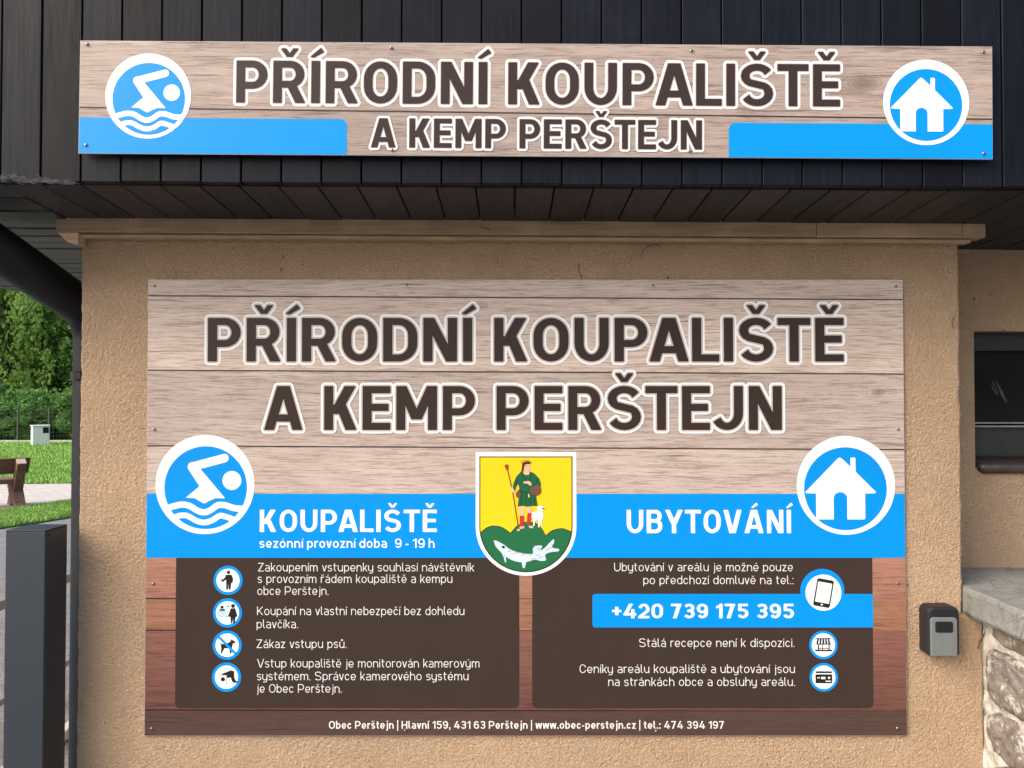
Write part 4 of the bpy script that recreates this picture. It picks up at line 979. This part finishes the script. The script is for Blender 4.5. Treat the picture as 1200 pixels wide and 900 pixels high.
for y in (2.5, 5.1, 7.3): put('railing_post', MB().box(-2.535, y, -.2, -2.485, y+.05, .62, .003), rm, rl)

# ================================================================== GROUND
def m_ground(name, a, b, scale, bump, speck=None):
    t = NT(name, a, .95, .2); co = t.wco(); n1 = t.noise(co, scale, 5, .7); n2 = t.noise(co, scale*.08, 3, .6)
    c = t.mix(t.ramp(n1, [(.35, 0.0), (.65, 1.0)]), a, b)
    c = t.mix(t.math('MULTIPLY', t.ramp(n2, [(.35, 0.0), (.7, 1.0)]), .4), c, tuple(x*.7 for x in a))
    if speck: c = t.mix(t.ramp(t.noise(co, scale*2.3, 3, .8), [(.60, 0.0), (.66, .8)]), c, speck)
    t.base(c); t.bump(n1, bump, .02); return t.m
mb = MB()
xs = [-400, -150, -70, -45, -32] + [-24+i for i in range(0, 25)] + [3, 8, 20, 60, 150, 400]; ys = [-300, -100, -30, -8, 0, 1.5] + [3+i*.75 for i in range(13)] + [14, 18, 24, 32, 45, 60, 100, 200, 500]
for x in xs:
    for y in ys: mb.v.append(Vector((x, y, ground_z(x, y)-.004)))
n = len(ys)
for i in range(len(xs)-1):
    for j in range(n-1): mb.f.append((i*n+j, (i+1)*n+j, (i+1)*n+j+1, i*n+j+1))
structure('ground', mb, m_ground('gravel_ground', (.15, .15, .15), (.34, .335, .33), 60, .8, (.08, .08, .08)))
# lawn sheets and paved path, laid over the ground
def sheet(pts, dz, sub=8):
    mb = MB(); a, b, c, d = pts
    for i in range(sub+1):
        for j in range(sub+1):
            p = a.lerp(b, i/sub).lerp(d.lerp(c, i/sub), j/sub); mb.v.append(Vector((p.x, p.y, ground_z(p.x, p.y)+dz)))
    for i in range(sub):
        for j in range(sub): q = i*(sub+1)+j; mb.f.append((q, q+sub+1, q+sub+2, q+1))
    return mb
def gline(xa, pya, pyb, x0=-140, x1=130):
    "a ground line through the photograph's (0, pya) and (88, pyb), drawn out on both sides"
    A = G(0, pya); B = G(88, pyb); d = (B-A); d.z = 0; return A - d*2.6, B + d*1.6
lA, lB = gline(0, 620, 606); gA, gB = gline(0, 600.5, 587.5); pA, pB = gline(0, 568, 567)
fA, fB = Vector((-75, 46, 0)), Vector((20, 46, 0))
grassm = m_ground('lawn', (.11, .23, .035), (.20, .36, .07), 45, .5)
structure('lawn', sheet((lA, lB, gB, gA), .012, 10), grassm).name = 'near_lawn'
structure('far_lawn', sheet((pA, pB, fB, fA), .012, 14), grassm)
def m_paving():
    t = NT('path_paving', (.5, .46, .44), .9, .3); co = t.wco(); n1 = t.noise(co, 3, 4, .6)
    br = t.n('ShaderNodeTexBrick'); t.link(t.map((1, 1, 1), rot=(0, 0, .1), co=co), br.inputs['Vector'])
    br.inputs['Scale'].default_value = 1.6; br.inputs['Mortar Size'].default_value = .012; br.inputs['Color1'].default_value = (.56, .51, .48, 1); br.inputs['Color2'].default_value = (.47, .43, .41, 1); br.inputs['Mortar'].default_value = (.26, .25, .23, 1)
    t.base(t.mix(t.math('MULTIPLY', t.ramp(n1, [(.4, 0.0), (.7, 1.0)]), .4), br.outputs[0], (.36, .33, .31))); return t.m
structure('paved_path', sheet((gA, gB, pB, pA), .008, 10), m_paving())
# grass blades
def blades(name, quad, count, h, wd, rnd):
    a, b, c, d = quad; mb = MB()
    for _ in range(count):
        u, v = rnd.random(), rnd.random(); p = a.lerp(b, u).lerp(d.lerp(c, u), v)
        z = ground_z(p.x, p.y)+.01; an = rnd.random()*PI; hh = h*rnd.uniform(.5, 1.2); dx, dy = math.cos(an)*wd/2, math.sin(an)*wd/2; lx, ly = rnd.uniform(-.4, .4)*hh, rnd.uniform(-.4, .4)*hh
        k_ = len(mb.v); mb.v += [Vector((p.x-dx, p.y-dy, z)), Vector((p.x+dx, p.y+dy, z)), Vector((p.x+lx, p.y+ly, z+hh))]; mb.f.append((k_, k_+1, k_+2))
    t = bpy.data.materials.get('grass_blade')
    if not t:
        q = NT('grass_blade', (.10, .24, .03), .7, .3); nn = q.noise(q.wco(), 2.5, 3); n3 = q.noise(q.wco(), 40, 2)
        q.base(q.mix(q.ramp(q.math('MULTIPLY', q.math('ADD', nn, n3), .5), [(.4, 0.0), (.6, 1.0)]), (.16, .32, .05), (.32, .50, .13))); t = q.m
    o = put(name, mb, t, None, fix=False); o['kind'] = 'stuff'; o['label'] = 'short bright green grass blades of the lawn'; o['category'] = 'grass'; return o
rg = random.Random(3)
q0 = G(-60, 628); q1 = G(130, 602); q2 = G(130, 582); q3 = G(-60, 610)
blades('grass', (lA.lerp(lB, .35), lA.lerp(lB, .8), gA.lerp(gB, .8), gA.lerp(gB, .35)), 26000, .07, .02, rg)
blades('grass', (pA.lerp(pB, .35), pA.lerp(pB, .8), Vector((-18, 34, 0)), Vector((-32, 34, 0))), 42000, .09, .035, rg)
# kerb line beside the building
rk = random.Random(5)
kb = thing('kerb', 'pale concrete kerb stones running back beside the building', 'kerb', (-1.9, 5, 0))
for i in range(7):
    y = 2.4 + i*1.0; mb = MB().box(-2.16, y, ground_z(0, y+.5)-.2, -2.10, y+.985, ground_z(0, y+.5)+.045, .006); put('kerb_stone', mb, m_plain('kerb_concrete', (.48, .47, .45), .9) if i == 0 else bpy.data.materials['kerb_concrete'], kb)

# ================================================================== BENCH
def m_bench():
    t = NT('weathered_bench_wood', (.16, .085, .06), .8, .3); co = t.co; g = t.noise(t.map((1, 6, 6), co=co), 9, 5, .65)
    t.base(t.mix(t.ramp(g, [(.35, 0.0), (.7, 1.0)]), (.095, .048, .035), (.24, .135, .10))); t.bump(g, .4, .006); return t.m
bm_ = m_bench(); bl = m_plain('pale_end_grain', (.42, .34, .27), .8)
bf = G(24, 594)
bY = bf.y; S_ = bY/F     # metres per photo pixel there
bench = thing('park_bench', 'heavy brown wooden park bench on the paved path', 'bench', (bf.x, bY, bf.z), (0, 0, math.radians(42)))
# local frame: x along the bench (image right = end), y away from viewer; the back side is nearest
def slab_poly(pts, x0, x1):
    return MB().prism([(x0, y, z) for y, z in pts], (x1-x0, 0, 0))
for ex in (.03, -1.62):
    put('side_post', slab_poly([(-.34, .79), (-.19, .86), (.24, .36), (.06, .18), (-.08, .36)], ex-.14, ex), bm_, bench, world=False)
    put('leg', slab_poly([(.10, .40), (-.04, .27), (-.34, .0), (-.04, .0), (.10, .08), (.24, .0), (.58, .0), (.40, .2), (.56, .34), (.56, .42), (.2, .42)], ex-.15, ex+.01), bm_, bench, world=False)
    put('post_top', slab_poly([(-.34, .793), (-.19, .863), (-.195, .878), (-.345, .805)], ex-.14, ex), bl, bench, world=False)
mb = MB().box(-1.95, .0, -.03, .12, .07, .26, .01); mb.xf(lambda v: Vector((v.x, v.y + .02 + v.z*-.77, v.z + .63))); put('backrest', mb, bm_, bench, world=False)
for j in range(2):
    mb = MB().box(-1.95, -.02+j*.28, .425, .06, .25+j*.28, .50, .01); put('seat_plank', mb, bm_, bench, world=False)

# ================================================================== METER CABINET, FENCE
cp = G(47, 522); cs = cp.y/F
cab = thing('meter_cabinet', 'small white meter cabinet at the far edge of the lawn', 'cabinet', cp, (0, 0, math.radians(38)))
wm = m_plain('cabinet_white', (.62, .64, .66), .5)
put('cabinet_body', MB().box(-.30, -.30, -.05, .30, .30, .80, .01), wm, cab, world=False)
put('cabinet_lid', MB().box(-.33, -.33, .801, .33, .33, .85, .01), wm, cab, world=False)
put('opening', MB().box(.06, -.305, .52, .27, -.301, .76), M['groove'], cab, world=False)
for j in range(7): put('louvre', MB().box(-.315, -.24, .12+j*.09, -.301, .24, .16+j*.09), m_plain('louvre_grey', (.4, .41, .42), .5) if j == 0 else bpy.data.materials['louvre_grey'], cab, world=False)
FYY = cp.y + 2.5
fen = thing('mesh_fence', 'thin dark mesh fence in front of the trees beyond the lawn', 'fence', (-25, FYY, -.35))
fm = m_plain('fence_dark', (.03, .05, .035), .6)
for i in range(14):
    x = P(21, 500, FYY).x + (i-6)*(P(57.5, 500, FYY).x - P(21, 500, FYY).x)
    put('fence_post', MB().box(x-.035, FYY-.035, -.5, x+.035, FYY+.035, 1.25), fm, fen)
mb = MB(); x0 = P(21, 500, FYY).x - 11; 
for j in range(9): mb.box(x0, FYY-.01, -.25+j*.17, x0+24, FYY+.0, -.243+j*.17)
for i in range(160): mb.box(x0+i*.15, FYY, -.28, x0+i*.15+.006, FYY+.008, 1.14)
o = put('wire_mesh', mb, fm, fen, fix=False); o['kind'] = 'stuff'
mb = MB().box(x0, FYY-.06, -.4, x0+24, FYY+.06, -.27); put('base_strip', mb, bpy.data.materials['kerb_concrete'], fen)

# ================================================================== TREES
def m_leaf(name, a, b):
    t = NT(name, a, .6, .25); co = t.wco(); n1 = t.noise(co, 1.1, 3, .6); rn = t.n('ShaderNodeNewGeometry').outputs['Random Per Island']
    c = t.mix(t.ramp(n1, [(.35, 0.0), (.65, 1.0)]), a, b); c = t.mix(1.0, c, t.ramp(rn, [(0, .75), (1, 1.25)]), 'MULTIPLY'); t.base(c)
    tr = t.n('ShaderNodeBsdfTranslucent'); t.link(c, tr.inputs[0]); ms = t.n('ShaderNodeMixShader'); ms.inputs[0].default_value = .5
    t.link(t.b.outputs[0], ms.inputs[1]); t.link(tr.outputs[0], ms.inputs[2]); t.link(ms.outputs[0], t.t.nodes['Material Output'].inputs[0]); return t.m
bark = m_plain('bark', (.07, .055, .042), .9, .2, 0, .4, 6, .5)
lf = {'willow': m_leaf('willow_leaves', (.26, .42, .10), (.38, .56, .18)), 'dark': m_leaf('dark_leaves', (.09, .20, .05), (.18, .34, .10)), 'mid': m_leaf('mid_leaves', (.14, .28, .06), (.26, .42, .12))}
def crown(seed, H, R, low, nc, nl, ls, droop):
    r = random.Random(seed); mb = MB()
    for c in range(nc):
        u = r.random(); z = low + (H-low)*u; rad = R*math.sin(PI*min(1, .16+.84*(1-u)**.8))**.6 * r.uniform(.35, 1.0); a = r.random()*2*PI
        c0 = Vector((rad*math.cos(a), rad*math.sin(a), z)); cr = r.uniform(.35, .8)*R*.36
        for _ in range(nl):
            d = Vector((r.gauss(0, 1), r.gauss(0, 1), r.gauss(0, .7))); d = d.normalized()*cr*r.random()**.4
            if droop: d.x *= .55; d.y *= .55; d.z -= abs(r.gauss(0, 1))*cr*droop
            p = c0 + d; s_ = ls*r.uniform(.6, 1.4); t = Vector((r.gauss(0, 1), r.gauss(0, 1), r.gauss(0, .6)-(1.6 if droop else 0))).normalized(); q = t.cross(Vector((r.gauss(0,1), r.gauss(0,1), r.gauss(0,1)))).normalized()
            k_ = len(mb.v); mb.v += [p-t*s_*.5, p+q*s_*.28, p+t*s_*.5, p-q*s_*.28]; mb.f.append((k_, k_+1, k_+2, k_+3))
    return mb
def trunk(seed, H, low, r0):
    r = random.Random(seed); mb = MB(); pts = [Vector((0, 0, -.3))]
    for i in range(1, 7): pts.append(Vector((r.uniform(-.1, .1)*i*.4, r.uniform(-.1, .1)*i*.4, H*.8*i/6)))
    mb.tube(pts, [r0*(1.25-.19*i) for i in range(7)], 9)
    for i in range(9):
        z = low + (H*.75-low)*i/9; a = i*2.4; L = H*.28*r.uniform(.7, 1.1); b = pts[0].lerp(pts[-1], z/(H*.8)); e = b + Vector((math.cos(a)*L, math.sin(a)*L, L*.6))
        mb.tube([b, b.lerp(e, .5)+Vector((0, 0, -.1)), e], [r0*.42, r0*.28, r0*.08], 6)
    return mb
protos = {}
for key, (mat, seed, H, R, low, nc, nl, ls, dr_) in {'willow': ('willow', 1, 11, 4.0, 1.2, 210, 110, .24, 1.2), 'dark': ('dark', 2, 9.5, 3.2, .7, 180, 110, .26, 0), 'mid': ('mid', 3, 12.5, 3.8, 2.0, 200, 110, .27, 0)}.items():
    c_ = crown(seed, H, R, low, nc, nl, ls, dr_).mesh('crown_mesh', lf[mat], fix=False); t_ = trunk(seed, H, max(low, 1.6), .17).mesh('trunk_mesh', bark, True); protos[key] = (c_, t_)
spots = [('willow', 6, 49.5, 1.15, 0, 'light green drooping willow-like tree at the left edge behind the fence'), ('dark', 45, 52, .92, 1, 'dark green leafy tree behind the white cabinet'), ('mid', 80, 55, 1.0, 2, 'mid green tree beside the downpipe beyond the fence'),
         ('willow', -75, 52, 1.1, 3, None), ('mid', -150, 54, 1.05, 4, None), ('dark', 130, 51, 1.1, 5, None), ('willow', 190, 53, 1.0, 6, None), ('mid', 20, 63, 1.25, 7, 'taller tree rising behind the willow-like tree'), ('dark', 65, 62, 1.45, 8, 'tall dark tree standing in the second row'),
         ('mid', -60, 64, 1.3, 9, None), ('dark', -130, 62, 1.4, 10, None), ('mid', 120, 66, 1.3, 11, None), ('dark', 180, 64, 1.4, 12, None)]
for i, (key, px, Y, sc_, rz, lab) in enumerate(spots):
    p = P(px, 500, Y); tr = thing('leafy_tree', lab or ['', '', '', 'drooping light green tree just left of the frame', 'broad mid green tree well left of the frame', 'dark tree hidden behind the wall corner', 'drooping tree hidden behind the ochre wall', '', '', 'tall mid green tree in the second row left of the frame', 'tall dark tree at the far left of the second row', 'tall mid green tree of the second row behind the building', 'tall dark tree of the second row behind the building'][i], 'tree', (p.x, Y, -.37), (0, 0, rz*1.3), 'trees beyond the lawn'); tr.scale = (sc_,)*3
    for nm, me in (('crown', protos[key][0]), ('trunk', protos[key][1])): o = bpy.data.objects.new(nm, me); COL.objects.link(o); o.parent = tr
rs_ = random.Random(9); sh = []
for i, (px, R_, mt) in enumerate([(-40, 1.4, 'dark'), (-5, 1.5, 'mid'), (14, 1.2, 'dark'), (34, 1.5, 'dark'), (58, 1.25, 'dark'), (76, 1.5, 'mid'), (100, 1.5, 'dark'), (135, 1.6, 'mid')]):
    me = crown(30+i, 2.1, R_, .1, 46, 70, .17, 0); Y = FYY + 1.6 + (i % 3)*.5; p = P(px, 500, Y)
    o = put('bush', me, lf[mt], None, fix=False); o.location = (p.x, Y, -.37); o.scale = (1, 1, (1.0, .75, 1.25, .8, 1.1, .7, 1.2, .9)[i]); tag(o, ['dark low bush behind the mesh fence', 'green bush behind the fence near the left edge', 'dark bush left of the white cabinet', 'dark bush directly behind the white cabinet', 'dark bush just right of the white cabinet', 'lighter green bush behind the fence by the downpipe', 'dark low bush hidden behind the downpipe', 'green low bush hidden behind the building'][i], 'bush', 'bushes behind the fence')
# far wooded hillside closing the view
wood = MB(); r = random.Random(21)
for _ in range(42000):
    x = r.uniform(-80, 10); y = 74 + r.uniform(-3, 6); zt = 15 + 5*mnoise.noise(Vector((x*.09, 0, 0))) + 2*mnoise.noise(Vector((x*.5, 4, 0))); z = r.uniform(-.3, zt)
    y += z*.35 + 2.4*mnoise.noise(Vector((x*.28, z*.28, 2)))
    s_ = r.uniform(.5, 1.0); t = Vector((r.gauss(0, 1), r.gauss(0, 1), r.gauss(0, 1))).normalized(); q = t.cross(Vector((r.gauss(0,1), r.gauss(0,1), r.gauss(0,1)))).normalized(); p = Vector((x, y, z)); k_ = len(wood.v)
    wood.v += [p-t*s_*.5, p+q*s_*.35, p+t*s_*.5, p-q*s_*.35]; wood.f.append((k_, k_+1, k_+2, k_+3))
o = put('far_wood', wood, lf['mid'], None, fix=False); o['kind'] = 'stuff'; o['label'] = 'dense green wood far behind the row of trees'; o['category'] = 'wood'
print('TEXT FIT', LOG)
